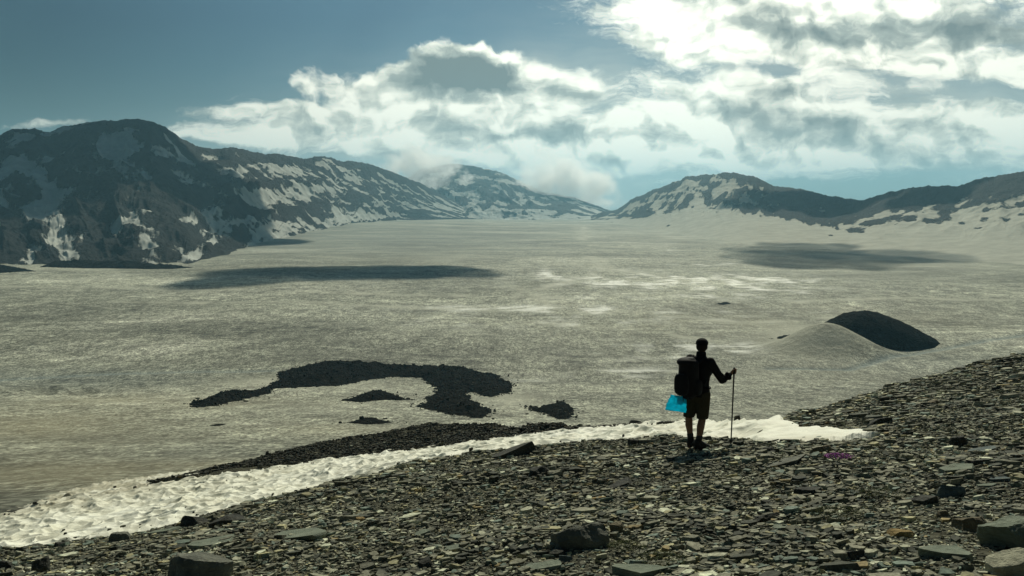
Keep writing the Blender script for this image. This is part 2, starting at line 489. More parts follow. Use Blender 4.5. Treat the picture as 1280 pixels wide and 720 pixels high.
def rock_mat(name, c1, c2, scale=6, lich=(0.30, 0.30, 0.2), bump=0.06):
    m, t, b, P = mat(name)
    n = t.noise(P, scale, 8, 0.68, 0.3)
    n2 = t.noise(t.vm('MULTIPLY', P, (1, 1, 4)), scale * 2.2, 5, 0.6)
    col = t.mix(t.smooth(n, 0.35, 0.65), c1, c2)
    l = t.voro(P, scale * 3.5)
    lm = t.m('MULTIPLY', t.smooth(t.noise(P, scale * 2, 4), 0.52, 0.66), t.smooth(l, 0.05, 0.45, 1, 0))
    col = t.mix(t.m('MULTIPLY', lm, .7), col, lich)
    t.put(b.inputs['Base Color'], col)
    b.inputs['Roughness'].default_value = 0.85
    b.inputs['Specular IOR Level'].default_value = 0.2
    h = t.m('ADD', n, t.m('MULTIPLY', n2, 0.6))
    t.put(b.inputs['Normal'], t.bump(h, 0.8, bump))
    return m

def outcrop_mat():
    m, t, b, P = mat('dark_outcrop_rock')
    n = t.noise(P, 0.35, 8, 0.7)
    v = t.voro(P, 0.9)
    v2 = t.noise(P, 2.5, 4, 0.7)
    col = t.ramp(n, [(0.3, (0.008, 0.009, 0.008)), (0.55, (0.013, 0.013, 0.011)), (0.72, (0.036, 0.033, 0.024))])
    t.put(b.inputs['Base Color'], t.mix(t.smooth(v2, .62, .74, 0, .4), col, (.09, .085, .06)))
    b.inputs['Roughness'].default_value = 0.95
    b.inputs['Specular IOR Level'].default_value = 0.02
    t.put(b.inputs['Normal'], t.bump(t.m('ADD', v, v2), 1.0, 0.8))
    return m

def mountain_mat(name, rock, rock2, snowc=(0.62, 0.63, 0.57), feat=0.03):
    m, t, b, P = mat(name)
    sn = attr(t, 'snow')
    n = t.noise(P, feat, 7, 0.65)
    nf = t.noise(P, feat * 5, 6, 0.7)
    k = t.m('ADD', sn, t.m('MULTIPLY', t.m('SUBTRACT', n, 0.5), 0.22))
    k = t.m('ADD', k, t.m('MULTIPLY', t.m('SUBTRACT', nf, 0.5), 0.12))
    k = t.smooth(k, 0.47, 0.53)
    rc = t.mix(t.smooth(nf, 0.35, 0.65), rock, rock2)
    sc_ = t.mix(t.smooth(n, 0.3, 0.7), tuple(x * .75 for x in snowc), snowc)
    t.put(b.inputs['Base Color'], t.mix(k, rc, sc_))
    b.inputs['Roughness'].default_value = 0.9
    b.inputs['Specular IOR Level'].default_value = 0.1
    hh = t.m('MULTIPLY', t.m('ADD', nf, n), t.m('SUBTRACT', 1.0, t.m('MULTIPLY', k, .97)))
    t.put(b.inputs['Normal'], t.bump(hh, 0.9, 12.0))
    return m

def plain_mat(name, col, rough=0.8, spec=0.2, scale=60, bump=0.002, var=0.25):
    m, t, b, P = mat(name)
    n = t.noise(P, scale, 4, 0.6)
    d = t.smooth(n, 0.3, 0.7, 1 - var, 1 + var)
    t.put(b.inputs['Base Color'], t.mix(1.0, col, t.xyz(d, d, d), 'MULTIPLY'))
    b.inputs['Roughness'].default_value = rough
    b.inputs['Specular IOR Level'].default_value = spec
    t.put(b.inputs['Normal'], t.bump(n, 0.5, bump))
    return m

M_FIELD = snow_field_mat(); M_SNOW = near_snow_mat(); M_EARTH = scree_base_mat(); M_STONES = stones_mat(k=1.75)
M_MSTONES = stones_mat('moraine_stones', 0.42, 6)
M_OUT = outcrop_mat()

# ------------------------------------------------------------------ snowfield (the wide plain)
def dist_poly(X, Y, pts):
    """distance to an open polyline"""
    d = np.full(X.shape, 1e9)
    for (x0, y0), (x1, y1) in zip(pts[:-1], pts[1:]):
        vx, vy = x1 - x0, y1 - y0
        t = np.clip(((X - x0) * vx + (Y - y0) * vy) / (vx * vx + vy * vy + 1e-9), 0, 1)
        d = np.minimum(d, (X - x0 - t * vx) ** 2 + (Y - y0 - t * vy) ** 2)
    return np.sqrt(d)

def pxgauss(PX, PY, lst):
    g = 0
    for (px, py, a, b, w) in lst:
        g = g + w * np.exp(-((PX - px) / a) ** 2 - ((PY - py) / b) ** 2)
    return g

def build_field():
    s = np.linspace(-1.5, 1.5, 1500)
    Y = np.concatenate([np.linspace(14, 60, 90, endpoint=False), np.geomspace(60, 14000, 900)])
    S, YY = np.meshgrid(s, Y)
    X = S * YY
    Z = field_z(X, YY)
    PX, PY = 640 + F * S, HZ + F * (80.0 / np.maximum(YY, 200))
    q = -Z / YY
    PY = HZ + F * q
    nz = fbm(X / 60, YY / 120, 4, 77)
    nz2 = fbm(X / 25, YY / 60, 4, 78)
    wet_glint = pxgauss(PX, PY, [(760, 350, 130, 12, .8), (700, 400, 200, 12, .7), (930, 360, 120, 14, .7), (840, 440, 110, 12, .8), (760, 470, 110, 8, .6), (680, 387, 95, 4, 1.1), (560, 383, 110, 3, .5), (920, 350, 60, 5, 1.1), (870, 352, 60, 2.5, 1.0), (900, 437, 40, 6, .8), (860, 434, 60, 3, .7),
                           (800, 467, 50, 2, .6), (1010, 352, 50, 3, .7), (830, 312, 14, 8, .5), (890, 330, 40, 2, .8), (700, 342, 60, 5, .45), (780, 372, 120, 3, .4), (940, 390, 140, 2, .4), (660, 478, 30, 2, .5)])
    wet_glint = np.clip(wet_glint * (0.45 + 2.6 * nz2) + 0.25 * np.clip(nz * 2.6 - .5, 0, 1) * sstep(PY, 420, 340), 0, 1)  # mask of painted sun glints and wet, smoother snow
    brown = pxgauss(PX, PY, [(60, 545, 170, 26, 1.0), (190, 505, 160, 10, .8), (40, 600, 140, 22, .9), (330, 480, 60, 8, .4), (420, 540, 120, 10, .5), (1000, 400, 260, 30, .35), (1080, 300, 170, 22, .3), (300, 590, 150, 9, .7)])
    brown = np.clip(brown * (0.9 + 1.2 * nz), 0, 1)
    trk = []
    for pl in ([(-60, 476), (60, 471), (200, 467), (340, 466)], [(960, 462), (1060, 462), (1130, 446), (1200, 434), (1300, 416)], [(728, 300), (731, 292), (728, 284)],
               [(640, 372), (700, 356), (760, 340), (740, 320)], [(150, 377), (400, 378), (560, 384), (720, 391), (800, 390)], [(380, 366), (560, 369), (700, 373)],
               [(700, 330), (790, 340), (860, 352), (960, 349)], [(640, 358), (668, 370), (690, 386)], [(-60, 357), (120, 359), (300, 362)], [(820, 395), (940, 402), (1060, 396)], [(1000, 378), (1140, 372), (1290, 374)], [(600, 398), (760, 408), (900, 428)]):
        p = [tuple(float(v) for v in on_field(a, b)) for a, b in pl]
        wd = 2.5 if len(trk) < 2 else 4.5
        wob = 3.0 * fbm(X / 40, YY / 40, 3, 70 + len(trk)) * (len(trk) > 1)
        trk.append(np.exp(-((dist_poly(X, YY, p) + wob) / (wd * np.maximum(YY, 400) / 400)) ** 2))
    blue = np.clip(trk[0] * .8 + trk[1] * 1.0 + 0.35 * pxgauss(PX, PY, [(60, 475, 200, 14, 1.0), (1150, 455, 120, 12, .7), (200, 570, 120, 18, .5), (500, 300, 240, 24, 1.6)]), 0, 1)
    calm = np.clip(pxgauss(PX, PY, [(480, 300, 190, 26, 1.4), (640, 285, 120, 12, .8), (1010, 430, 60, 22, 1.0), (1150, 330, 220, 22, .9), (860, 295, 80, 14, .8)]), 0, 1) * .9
    pale = np.clip(pxgauss(PX, PY, [(1020, 426, 65, 18, 1.3), (330, 478, 60, 7, .7), (480, 485, 90, 8, .5), (560, 500, 60, 10, .4), (640, 505, 40, 14, .5), (1130, 320, 150, 14, .5), (860, 292, 90, 10, .55),
        (1000, 470, 160, 10, .3), (420, 515, 130, 12, .3), (200, 350, 220, 5, .3), (560, 322, 60, 5, .4), (120, 335, 120, 4, .5)]) * (.8 + 1.2 * nz), 0, .9)
    for tk in trk[2:]: pale = np.maximum(pale, tk * np.clip(.55 + 1.2 * nz2, 0, .95))
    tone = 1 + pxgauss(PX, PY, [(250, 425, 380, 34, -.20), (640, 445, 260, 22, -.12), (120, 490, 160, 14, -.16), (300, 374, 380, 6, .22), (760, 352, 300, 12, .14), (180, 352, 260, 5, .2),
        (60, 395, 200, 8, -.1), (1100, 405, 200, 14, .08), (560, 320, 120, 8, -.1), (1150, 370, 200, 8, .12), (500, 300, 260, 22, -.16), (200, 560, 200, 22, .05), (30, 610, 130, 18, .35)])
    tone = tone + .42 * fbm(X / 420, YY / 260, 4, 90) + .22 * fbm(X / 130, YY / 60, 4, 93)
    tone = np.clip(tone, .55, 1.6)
    Z = Z - trk[0] * .5 - trk[1] * .8
    me = grid_mesh('snowfield', X, YY, Z, {'wet_glint': wet_glint, 'brown': brown, 'blue': blue, 'calm': calm, 'pale': pale, 'tone': tone})
    tag(link('snowfield', me, M_FIELD), 'broad grey plain of old dirty snow', kind='structure')
build_field()

# ------------------------------------------------------------------ mountains
def mountain(name, ridge, base, seed, amp, M, nx=1300, nt=230, pexp=1.25, gully=26.0, tilt=0.0, snowfn=None, jag=1.0, label='', steep=.75):
    rp = np.array(ridge, float); bp = np.array(base, float)
    px = np.linspace(rp[0, 0], rp[-1, 0], nx)
    pys = np.interp(px, rp[:, 0], rp[:, 1])
    pyr = pys - jag * (2.6 * fbm(px / 14, px * 0 + .5, 5, seed) + 1.5 * ridged(px / 7, px * 0 + 3.5, 3, seed + 9))
    Yr = np.interp(px, rp[:, 0], rp[:, 2])
    Yr = 80.0 / ray(px, np.interp(px, bp[:, 0], bp[:, 1]))[1] * (1 - steep) + Yr * steep
    sr, qr = ray(px, pyr)
    zrs = -ray(px, pys)[1] * Yr; sr = ray(px, pys)[0]
    pyb = np.interp(px, bp[:, 0], bp[:, 1])
    sb, qb = ray(px, pyb)
    Yb = 80.0 / qb
    zr, zb = -qr * Yr, np.full(nx, PLAIN - 6.0)
    t = np.concatenate([np.linspace(0, 1, nt) ** 1.0, np.linspace(1.02, 1.5, 24)])
    T, _ = np.meshgrid(t, px, indexing='ij')
    tf = np.clip(T, 0, 1)
    Y = Yb + (Yr - Yb) * T
    S = sb + (sr - sb) * tf
    X = S * Y
    Z = zb + (zrs - zb) * tf ** pexp + (zr - zrs) * tf ** 7
    Z = Z - (zr + 100) * np.clip((T - 1) / .5, 0, 1) ** 1.3
    C = px[None, :] / 100 + tilt * tf
    w = np.sin(math.pi * np.clip(tf, 0, 1) ** .9) ** .75
    wx = fbm(C * 1.3, T * 2.0, 3, seed + 40) * .5
    sp = ridged(C * gully / 10 + wx, T * 3.2 + wx, 5, seed + 1, .52)
    sp2 = fbm(C * gully / 4, T * 5, 5, seed + 2)
    rel = (sp - .45) * 1.0 + sp2 * .25
    hgt = (zr - zb)
    Z = Z + amp * hgt * rel * w * (sstep(tf, .3, .75) if pexp > 1.5 else 1.0)
    rgh = sstep(tf, .5, .8) if pexp > 1.5 else sstep(tf, 0, .1)
    Z = Z + (0.045 * hgt * (ridged(X / 110, Y / 110, 5, seed + 5) - .45) + .03 * hgt * fbm(X / 45, Y / 45, 4, seed + 7)) * rgh * sstep(1.0 - tf, 0, .06)
    sn = snowfn(px[None, :] + 0 * T, tf, sp, sp2, X, Y, Z, seed)
    me = grid_mesh(name, X, Y, Z, {'snow': sn})
    return tag(link(name, me, M), label, kind='structure')

def snow_left(px, t, sp, sp2, X, Y, Z, seed):
    k = fbm(px / 55 + t * 1.2, t * 7 - px / 160, 5, seed + 60)
    yd = (1 - t) * 110
    k2 = fbm((px * .86 + yd * .5) / 40, (yd * .86 - px * .5) / 5.5, 4, seed + 61)
    right = sstep(px, 230, 420)
    k3 = fbm(px / 9, t * 26 - px / 30, 4, seed + 66)
    v = 0.378 + 0.12 * k3 + 0.56 * k * (1 - .3 * right) + 0.62 * k2 * right + (0.46 - sp) * .35 - .03 * sstep(t, .35, .1) + .04 * right - .16 * sstep(t, .8, 1.0)
    py = 330 - t * 0
    # the round drift and the streaks under the summit
    def spot(a, b, ra, rb, wgt=.3, rot=0.0):
        du = (px - a); dv = (t - b) * 180
        if rot: du, dv = du * math.cos(rot) + dv * math.sin(rot), dv * math.cos(rot) - du * math.sin(rot)
        return wgt * np.exp(-(du / ra) ** 2 - (dv / rb) ** 2)
    v = v + spot(162, .86, 14, 12, .35) + spot(120, .68, 40, 7, .25, .5) + spot(222, .85, 36, 3.5, .4, -.72) + spot(60, .45, 50, 14, .14) + spot(150, .55, 12, 24, .18, .4)
    v = v + spot(232, .28, 14, 6, .2) + spot(190, .10, 30, 3, .12)
    return v

def snow_center(px, t, sp, sp2, X, Y, Z, seed):
    k = fbm(px / 26 + t * 2, t * 8 - px / 70, 5, seed + 60)
    return 0.44 + .55 * k + (0.46 - sp) * .5 + .10 * sstep(t, .45, .1) - .10 * sstep(t, .75, 1.0)

def snow_right(px, t, sp, sp2, X, Y, Z, seed):
    k = fbm((px + t * 60) / 34, t * 6 + px / 120, 5, seed + 60)
    k2 = fbm((px - t * 70) / 9, t * 5, 4, seed + 62)
    apron = sstep(t, .60, .32)
    bump_ = np.exp(-((px - 900) / 80) ** 2) * .16
    dark = np.exp(-((px - 1020) / 90) ** 2) * .22 * sstep(t, .3, .6)
    return 0.40 + .40 * k + .34 * k2 + (0.48 - sp) * .25 + apron * .42 + bump_ - dark - .18 * sstep(t, .88, 1.0)

def snow_far_right(px, t, sp, sp2, X, Y, Z, seed):
    k = fbm((px - t * 40) / 60, t * 7, 5, seed + 60)
    k2 = fbm((px - t * 40) / 20, t * 16, 4, seed + 61)
    return 0.50 + .42 * k + .3 * k2 + .42 * sstep(t, .66, .36) - .33 * sstep(t, .74, .90) + .05 * sstep(px, 1180, 1260) * sstep(t, .9, .7)

M_ML = mountain_mat('left_mountain_rock', (0.015, 0.018, 0.020), (0.034, 0.037, 0.036), (.52, .54, .49))
M_MC = mountain_mat('far_mountain_rock', (0.018, 0.022, 0.024), (0.04, 0.043, 0.042), (.55, .57, .52), feat=0.014)
M_MR = mountain_mat('right_mountain_rock', (0.014, 0.016, 0.017), (0.032, 0.034, 0.032), (0.50, 0.495, 0.41), feat=0.03)

mountain('mountain', [(430, 262, 6000), (480, 240, 6600), (505, 226, 6900), (525, 212, 7000), (545, 208, 7000), (565, 205, 7000), (590, 207, 7000), (610, 212, 7000), (630, 217, 7000),
                      (652, 228, 6900), (680, 240, 6800), (700, 243, 6700), (722, 248, 6600), (745, 257, 6500), (765, 265, 6400), (800, 270, 6300), (860, 271, 6300)],
         [(430, 275), (600, 275), (700, 275.5), (760, 275.5), (860, 275.5)], 21, .17, M_MC, 900, 200, 1.1, 18, .8, snow_center, .7, 'hazy far mountain half wrapped in cloud at the head of the plain')
mountain('mountain', [(-420, 210, 2300), (-250, 190, 2400), (-100, 178, 2500), (-8, 178, 2500), (0, 168, 2500), (20, 161, 2550), (45, 162, 2550), (62, 166, 2560), (80, 158, 2600), (110, 153, 2600),
                      (150, 150, 2600), (170, 149, 2600), (190, 151, 2600), (205, 158, 2650), (225, 172, 2750), (245, 182, 2850), (270, 187, 3000), (290, 184, 3000), (320, 191, 3100),
                      (350, 194, 3250), (380, 198, 3400), (405, 195, 3500), (425, 202, 3650), (450, 202, 3800), (470, 208, 3950), (500, 219, 4200), (525, 230, 4500), (550, 243, 4800), (580, 257, 5100), (610, 268, 5300), (640, 275, 5400)],
         [(-420, 336), (0, 333), (150, 333), (235, 333), (290, 319), (340, 305), (400, 293), (450, 284), (500, 278), (560, 275.5), (640, 275)], 5, .13, M_ML, 1700, 300, 1.1, 7, 1.1, snow_left, .9,
         'dark rounded mountain range streaked with snow along the left of the plain')
mountain('mountain', [(700, 275, 5600), (735, 271, 5300), (760, 264, 5000), (775, 260, 4900), (790, 250, 4700), (815, 238, 4500), (835, 231, 4400), (850, 226, 4300), (857, 220, 4300), (880, 219, 4300), (895, 219, 4250),
                      (906, 215, 4200), (925, 217, 4100), (948, 223, 4000), (965, 232, 3900), (1000, 237, 3700), (1040, 246, 3500), (1080, 251, 3300), (1110, 256, 3200), (1200, 262, 3000)],
         [(700, 276), (760, 281), (850, 296), (950, 318), (1050, 332), (1200, 345)], 33, .14, M_MR, 1100, 240, 1.75, 22, -.7, snow_right, .9, 'craggy grey peak with snow gullies right of the plain')
mountain('mountain', [(1010, 276, 2900), (1050, 262, 2850), (1078, 252, 2800), (1100, 244, 2750), (1130, 237, 2700), (1150, 234, 2650), (1175, 233, 2600), (1200, 232, 2500), (1230, 222, 2400), (1260, 218, 2300),
                      (1290, 214, 2250), (1400, 196, 2100), (1600, 180, 1900), (1900, 180, 1800)],
         [(1010, 327), (1100, 335), (1280, 347), (1500, 360), (1900, 370)], 47, .10, M_MR, 1200, 240, 1.9, 14, -.5, snow_far_right, .9, 'low dark ridge above a long snow apron at the right')

# ------------------------------------------------------------------ rock outcrops standing out of the snowfield
def inside(px, py, poly):
    r = np.zeros(px.shape, bool); n = len(poly); j = n - 1
    for i in range(n):
        xi, yi = poly[i]; xj, yj = poly[j]
        c = ((yi > py) != (yj > py)) & (px < (xj - xi) * (py - yi) / (yj - yi + 1e-12) + xi)
        r ^= c; j = i
    return r

RUBBLE = []
def outcrop(poly, h, width, seed, label, res=0.42, rough=0.7, skirt=4.0):
    w = [tuple(float(v) for v in on_field(a, b)) for a, b in poly]
    P = np.array(w)
    # irregular shoreline: subdivide and jitter
    x0, y0 = P.min(0) - 12; x1, y1 = P.max(0) + 12
    nx, ny = int(min(500, (x1 - x0) / res)) + 2, int(min(500, (y1 - y0) / res)) + 2
    X, Y = np.meshgrid(np.linspace(x0, x1, nx), np.linspace(y0, y1, ny))
    d = dist_poly(X, Y, w + [w[0]])
    d = np.where(inside(X, Y, w), d, -d)
    d = d + (3.0 * fbm(X / 9, Y / 14, 5, seed, .62) + 2.4 * fbm(X / 2.6, Y / 5, 4, seed + 1, .6)) * min(1, width / 3)
    hh = h * np.where(d > 0, 1 - np.exp(-np.maximum(d, 0) / width), d * .25 / max(width, 1)) * (1 + .5 * fbm(X / 22, Y / 22, 3, seed + 8))
    hh = hh * (1 + rough * (ridged(X / 16, Y / 16, 4, seed + 2) - .4)) + np.where(d > 0, 1, 0) * (.22 * h * (ridged(X / 8, Y / 10, 5, seed + 4, .55) - .3) + .3 * min(h / 2, 1) * fbm(X / 1.5, Y / 1.5, 3, seed + 6))
    bits = np.clip(fbm(X / 1.7, Y / 3.0, 3, seed + 9) * 3 - .75, 0, 1) * np.exp(np.minimum(d, 0) / (width * .45 + .5)) * min(h * .35, .9)
    hh = np.where(d < 0, hh * .5 - .12 + bits, hh)
    Z = field_z(X, Y) + hh
    keep = d > -skirt
    prob = np.where(d > 0, .55, .6 * np.exp(np.minimum(d, 0) / 1.6)) * (h > .9)
    nst = int(min(3600, 1.1 * (d > 0).sum() * ((x1 - x0) / nx) ** 2 * .9)) if res < 1 else 500
    ii = rng.integers(0, X.size, nst * 6); ii = ii[rng.uniform(0, 1, len(ii)) < prob.ravel()[ii]][:nst]
    RUBBLE.append(np.stack([X.ravel()[ii] + rng.normal(0, .3, len(ii)), Y.ravel()[ii] + rng.normal(0, .3, len(ii)), np.maximum(Z, field_z(X, Y) - .05).ravel()[ii]], -1))
    me = grid_mesh('rock_outcrop', X, Y, Z, None, keep)
    o = link('rock_outcrop', me, M_OUT)
    return tag(o, label, 'rock outcrop', 'rock outcrops in the snowfield')

outcrop([(328, 491), (346, 480), (350, 470), (375, 464), (410, 459), (440, 459), (500, 460), (560, 460), (588, 461), (604, 468), (622, 470), (640, 480), (634, 491), (612, 497),
         (590, 490), (582, 492), (592, 502), (616, 514), (602, 523), (560, 518), (522, 509), (546, 494), (546, 484), (525, 474), (490, 473), (455, 479), (420, 486), (375, 488), (345, 490)],
        3.3, 8, 101, 'largest black rock outcrop, a long curved island with a hooked right end')
outcrop([(236, 512), (262, 500), (300, 495), (338, 491), (341, 496), (300, 503), (262, 512), (243, 514)], 1.8, 3.5, 102, 'low dark rock tongue just left of the big curved outcrop')
outcrop([(430, 505), (455, 498), (475, 495), (490, 496), (510, 502), (480, 503), (450, 506)], 1.8, 3, 103, 'slim dark rock patch in the hollow below the big curved outcrop')
outcrop([(432, 529), (455, 525), (470, 525), (485, 528), (460, 530)], 1.0, 2, 104, 'thin dark rock sliver just above the crest of the long moraine')
outcrop([(656, 507), (678, 511), (700, 508), (716, 510), (713, 524), (700, 524), (680, 516)], 2.2, 2.5, 105, 'small wedge shaped dark rock between the big outcrop and the hiker')
outcrop([(966, 425), (984, 420), (1004, 421), (990, 425)], 1.8, 3, 106, 'flat dark rock sliver in the snow left of the whale shaped rock', skirt=.8)
outcrop([(262, 532), (272, 530), (282, 531), (272, 533)], .6, 1, 107, 'tiny dark rock speck alone in the snow below the left rock tongue', skirt=.6)
outcrop([(-120, 346), (0, 342), (44, 341), (30, 337), (10, 333), (-120, 326)], 6, 16, 108, 'brown rubble bank at the left edge below the dark mountain', res=1.2)
outcrop([(893, 380), (905, 378), (915, 379), (905, 381)], .8, 2, 109, 'tiny dark rock speck far out on the plain beyond the hiker', skirt=.6)
outcrop([(50, 334), (120, 336), (210, 336), (240, 334), (150, 331), (60, 331)], 7, 14, 110, 'long dark rubble ridge along the foot of the left mountain', res=1.5)

def whale_rock():
    cx, cy = on_field(1105, 434); cy = float(cy) + 6; cx = float(cx)
    sc_ = cy / F
    nx, ny = 260, 160
    u = np.linspace(-1.05, 1.05, nx); v = np.linspace(-1, 1, ny)
    U, V = np.meshgrid(u, v)
    # outline in plan: pointed at the right, blunt at the left
    Lx = 86 * sc_
    prof = np.interp(U, [-1.05, -.92, -.75, -.5, -.25, 0, .25, .5, .75, .95, 1.05], [-.1, .40, .70, .93, 1.0, .93, .76, .55, .32, .08, -.1])
    half = 20 * np.clip(1 - np.abs(U + .15) ** 2.4, 0, 1) + 4
    X = cx + U * Lx; Y = cy + V * half * 1.15
    hgt = 48 * sc_ * prof * (1 - np.abs(V) ** 2.2) - 2.0 * (np.abs(V) > .97)
    Z = PLAIN - 2 + hgt + .8 * fbm(X / 5, Y / 5, 4, 301) * (prof > 0) + .6 * ridged((X + Y * .4) / 9, Y / 12, 4, 302)
    me = grid_mesh('rock_outcrop', X, Y, Z)
    tag(link('rock_outcrop', me, M_OUT), 'smooth black whale shaped rock rising from a snow mound right of the hiker', 'rock outcrop', 'rock outcrops in the snowfield')
whale_rock()

# ------------------------------------------------------------------ near snow strip behind the crest
ST = np.array([(-260, 770, 712, 24, 42), (-100, 722, 662, 24, 42), (0, 695, 641, 24, 42), (100, 675, 618, 26, 44), (200, 656, 601, 27, 46), (300, 634, 588, 29, 47), (400, 611, 577, 30, 48), (500, 586, 565, 29, 48),
               (600, 566, 552, 27, 48), (700, 556, 542, 25, 46), (780, 551, 534, 21, 42), (860, 550, 528.5, 16, 30), (920, 549, 527, 15, 24), (975, 549, 525, 13, 18), (1000, 549, 533, 13, 18), (1050, 547.5, 537, 13, 18), (1092, 543, 540, 13, 18), (1100, 541, 541, 13, 18)])
def build_strip():
    px = np.concatenate([np.linspace(-260, 900, 1500, endpoint=False), np.linspace(900, 1100, 520)])
    t = np.concatenate([np.linspace(-.6, -.02, 40), np.linspace(0, 1, 430), np.linspace(1.01, 1.5, 50)])
    T, PX = np.meshgrid(t, px, indexing='ij')
    lo, up = np.interp(PX, ST[:, 0], ST[:, 1]), np.interp(PX, ST[:, 0], ST[:, 2])
    yn, yf = np.interp(PX, ST[:, 0], ST[:, 3]), np.interp(PX, ST[:, 0], ST[:, 4])
    rag = 1.6 * fbm(PX / 22, T * 0 + .5, 4, 401) * sstep(PX, 930, 980)
    rag2 = 2.6 * fbm(PX / 16, T * 0 + 7.5, 4, 402) * sstep(PX, 960, 990)
    PY = (lo + rag) + (up - lo + rag2) * T
    S, Q = ray(PX, PY)
    Ys = yn * (yf / yn) ** np.clip(T, -.6, 1.5)
    w = sstep(PX, 880, 975)
    Yp = plane_Y(S, Q) - .18
    Y = Ys * (1 - w) + Yp * w
    X = S * Y
    Z = -Q * Y
    out = np.maximum(np.maximum(-T, T - 1), 0)
    Z = Z - out * (2.5 * (1 - w) + .35 * w)
    # sun cups
    near = (1 - w)
    wu, wv = X + .35 * fbm(X / .9, Y / .9, 2, 410), Y + .35 * fbm(X / .9, Y / .9, 2, 411)
    c = cells(wu / .62, wv / .75, 412)
    c2 = cells(wu / .28, wv / .33, 413)
    amp = (.19 * near +   .06 * w) * (.55 + .9 * np.clip(.5 + fbm(X / 5, Y / 5, 3, 414), 0, 1))
    Z = Z + amp * (np.minimum(c, .8) ** 1.6 * 1.5 + .18 * c2) - .05 * near
    Z = Z + .35 * near * fbm(X / 7, Y / 7, 3, 415) * np.sin(math.pi * np.clip(T, 0, 1))
    Z = Z + near * .10 * fbm(X / 1.7, Y / 1.2, 3, 416)
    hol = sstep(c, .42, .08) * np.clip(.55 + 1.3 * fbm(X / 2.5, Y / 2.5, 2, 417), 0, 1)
    dty = np.clip(sstep(T, .55, 1.02) * sstep(PX, 330, 120) * (.8 + 1.1 * fbm(X / 2.2, Y / 2.2, 4, 418)), 0, .9)
    dty = np.maximum(dty, .35 * np.clip(2 * fbm(X / 3, Y / 3, 4, 419) - .2, 0, 1))
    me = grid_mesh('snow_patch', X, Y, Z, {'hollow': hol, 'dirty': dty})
    global SNOWG; SNOWG = (X, Y, Z, T, PX)
    tag(link('snow_patch', me, M_SNOW), 'bright band of cleaner snow pitted with sun cups below the scree edge', kind='structure')
build_strip()

# ------------------------------------------------------------------ moraine ridge beyond the strip
MO = np.array([(196, 602, 601), (250, 593, 589), (300, 585, 578), (350, 580.5, 566), (400, 577, 553), (450, 571, 545), (500, 565, 536), (540, 559, 530), (580, 554, 530), (620, 550, 531), (650, 546, 536), (664, 545, 531), (700, 542, 531),
               (740, 539, 535), (780, 534.5, 531), (846, 529.5, 529.5)])
def build_moraine():
    px = np.linspace(190, 845, 1300)
    t = np.concatenate([np.linspace(-.4, 0, 20, endpoint=False), np.linspace(0, 1, 150), np.linspace(1.02, 2, 40)])
    T, PX = np.meshgrid(t, px, indexing='ij')
    lo, up = np.interp(PX, MO[:, 0], MO[:, 1]), np.interp(PX, MO[:, 0], MO[:, 2])
    up = up - 1.0 * ridged(PX / 9, PX * 0, 4, 501) + .4
    tf = np.clip(T, 0, 1)
    PY = lo + (up - lo) * np.minimum(T, 1)
    S, Q = ray(PX, PY)
    yf = np.interp(PX, ST[:, 0], ST[:, 4]) - 1.0
    depth = np.clip(np.interp(PX, MO[:, 0], MO[:, 1] - MO[:, 2]) * 1.0, 1.0, 26)
    Y = yf + depth * T
    X = S * Y; Z = -Q * Y
    Z = Z - np.maximum(T - 1, 0) ** 1.2 * (depth * .75 + 1.5) - np.maximum(-T, 0) * 3
    Z = Z + (.16 * fbm(X / 1.4, Y / 1.4, 4, 502) + .28 * fbm(X / 5, Y / 5, 3, 503)) * sstep(depth, .8, 6)
    me = grid_mesh('moraine', X, Y, Z)
    tag(link('moraine', me, M_EARTH), 'long low rubble ridge between the bright snow band and the grey plain', kind='structure')
    return X, Y, Z, PX, T
MX, MY, MZ, MPX, MT = build_moraine()

# ------------------------------------------------------------------ scree slope
def build_scree():
    s = np.concatenate([np.linspace(-4, -1.1, 60, endpoint=False), np.linspace(-1.1, .98, 880, endpoint=False), np.linspace(.98, 4, 70)])
    Y = np.concatenate([np.geomspace(2.2, 130, 760)])
    S, YY = np.meshgrid(s, Y)
    X = S * YY
    Z = scree_z(X, YY)
    cr = crest_Y(np.clip(S, -.95, .95))
    keep = (YY < cr * 1.0 + 14) & (np.abs(X) < 95)
    me = grid_mesh('scree_slope', X, YY, Z, None, keep)
    tag(link('scree_slope', me, M_EARTH), 'sloping ground of slate scree', kind='structure')
    X, Y = np.meshgrid(np.linspace(-40, 60, 320), np.linspace(-25, 3.2, 120))
    Z = scree_z(X, Y) - .03
    tag(link('ground', grid_mesh('ground', X, Y, Z), M_EARTH), 'earth of the slope underfoot', kind='structure')
build_scree()

def in_snow_tongue(x, y, z):
    s, q = x / y, -z / y
    # back to pixel
    py = HH / 2 - F * math.tan(0) - 0
    a = np.arctan(q) - PITCH
    up = -np.tan(a) * F
    py = HH / 2 - up
    px = W / 2 + s * (F * math.cos(PITCH) + up * math.sin(PITCH))
    lo, hi = np.interp(px, ST[:, 0], ST[:, 1]), np.interp(px, ST[:, 0], ST[:, 2])
    return (px > 850) & (px < 1090) & (py < lo - .5) & (py > hi + .5) , px, py

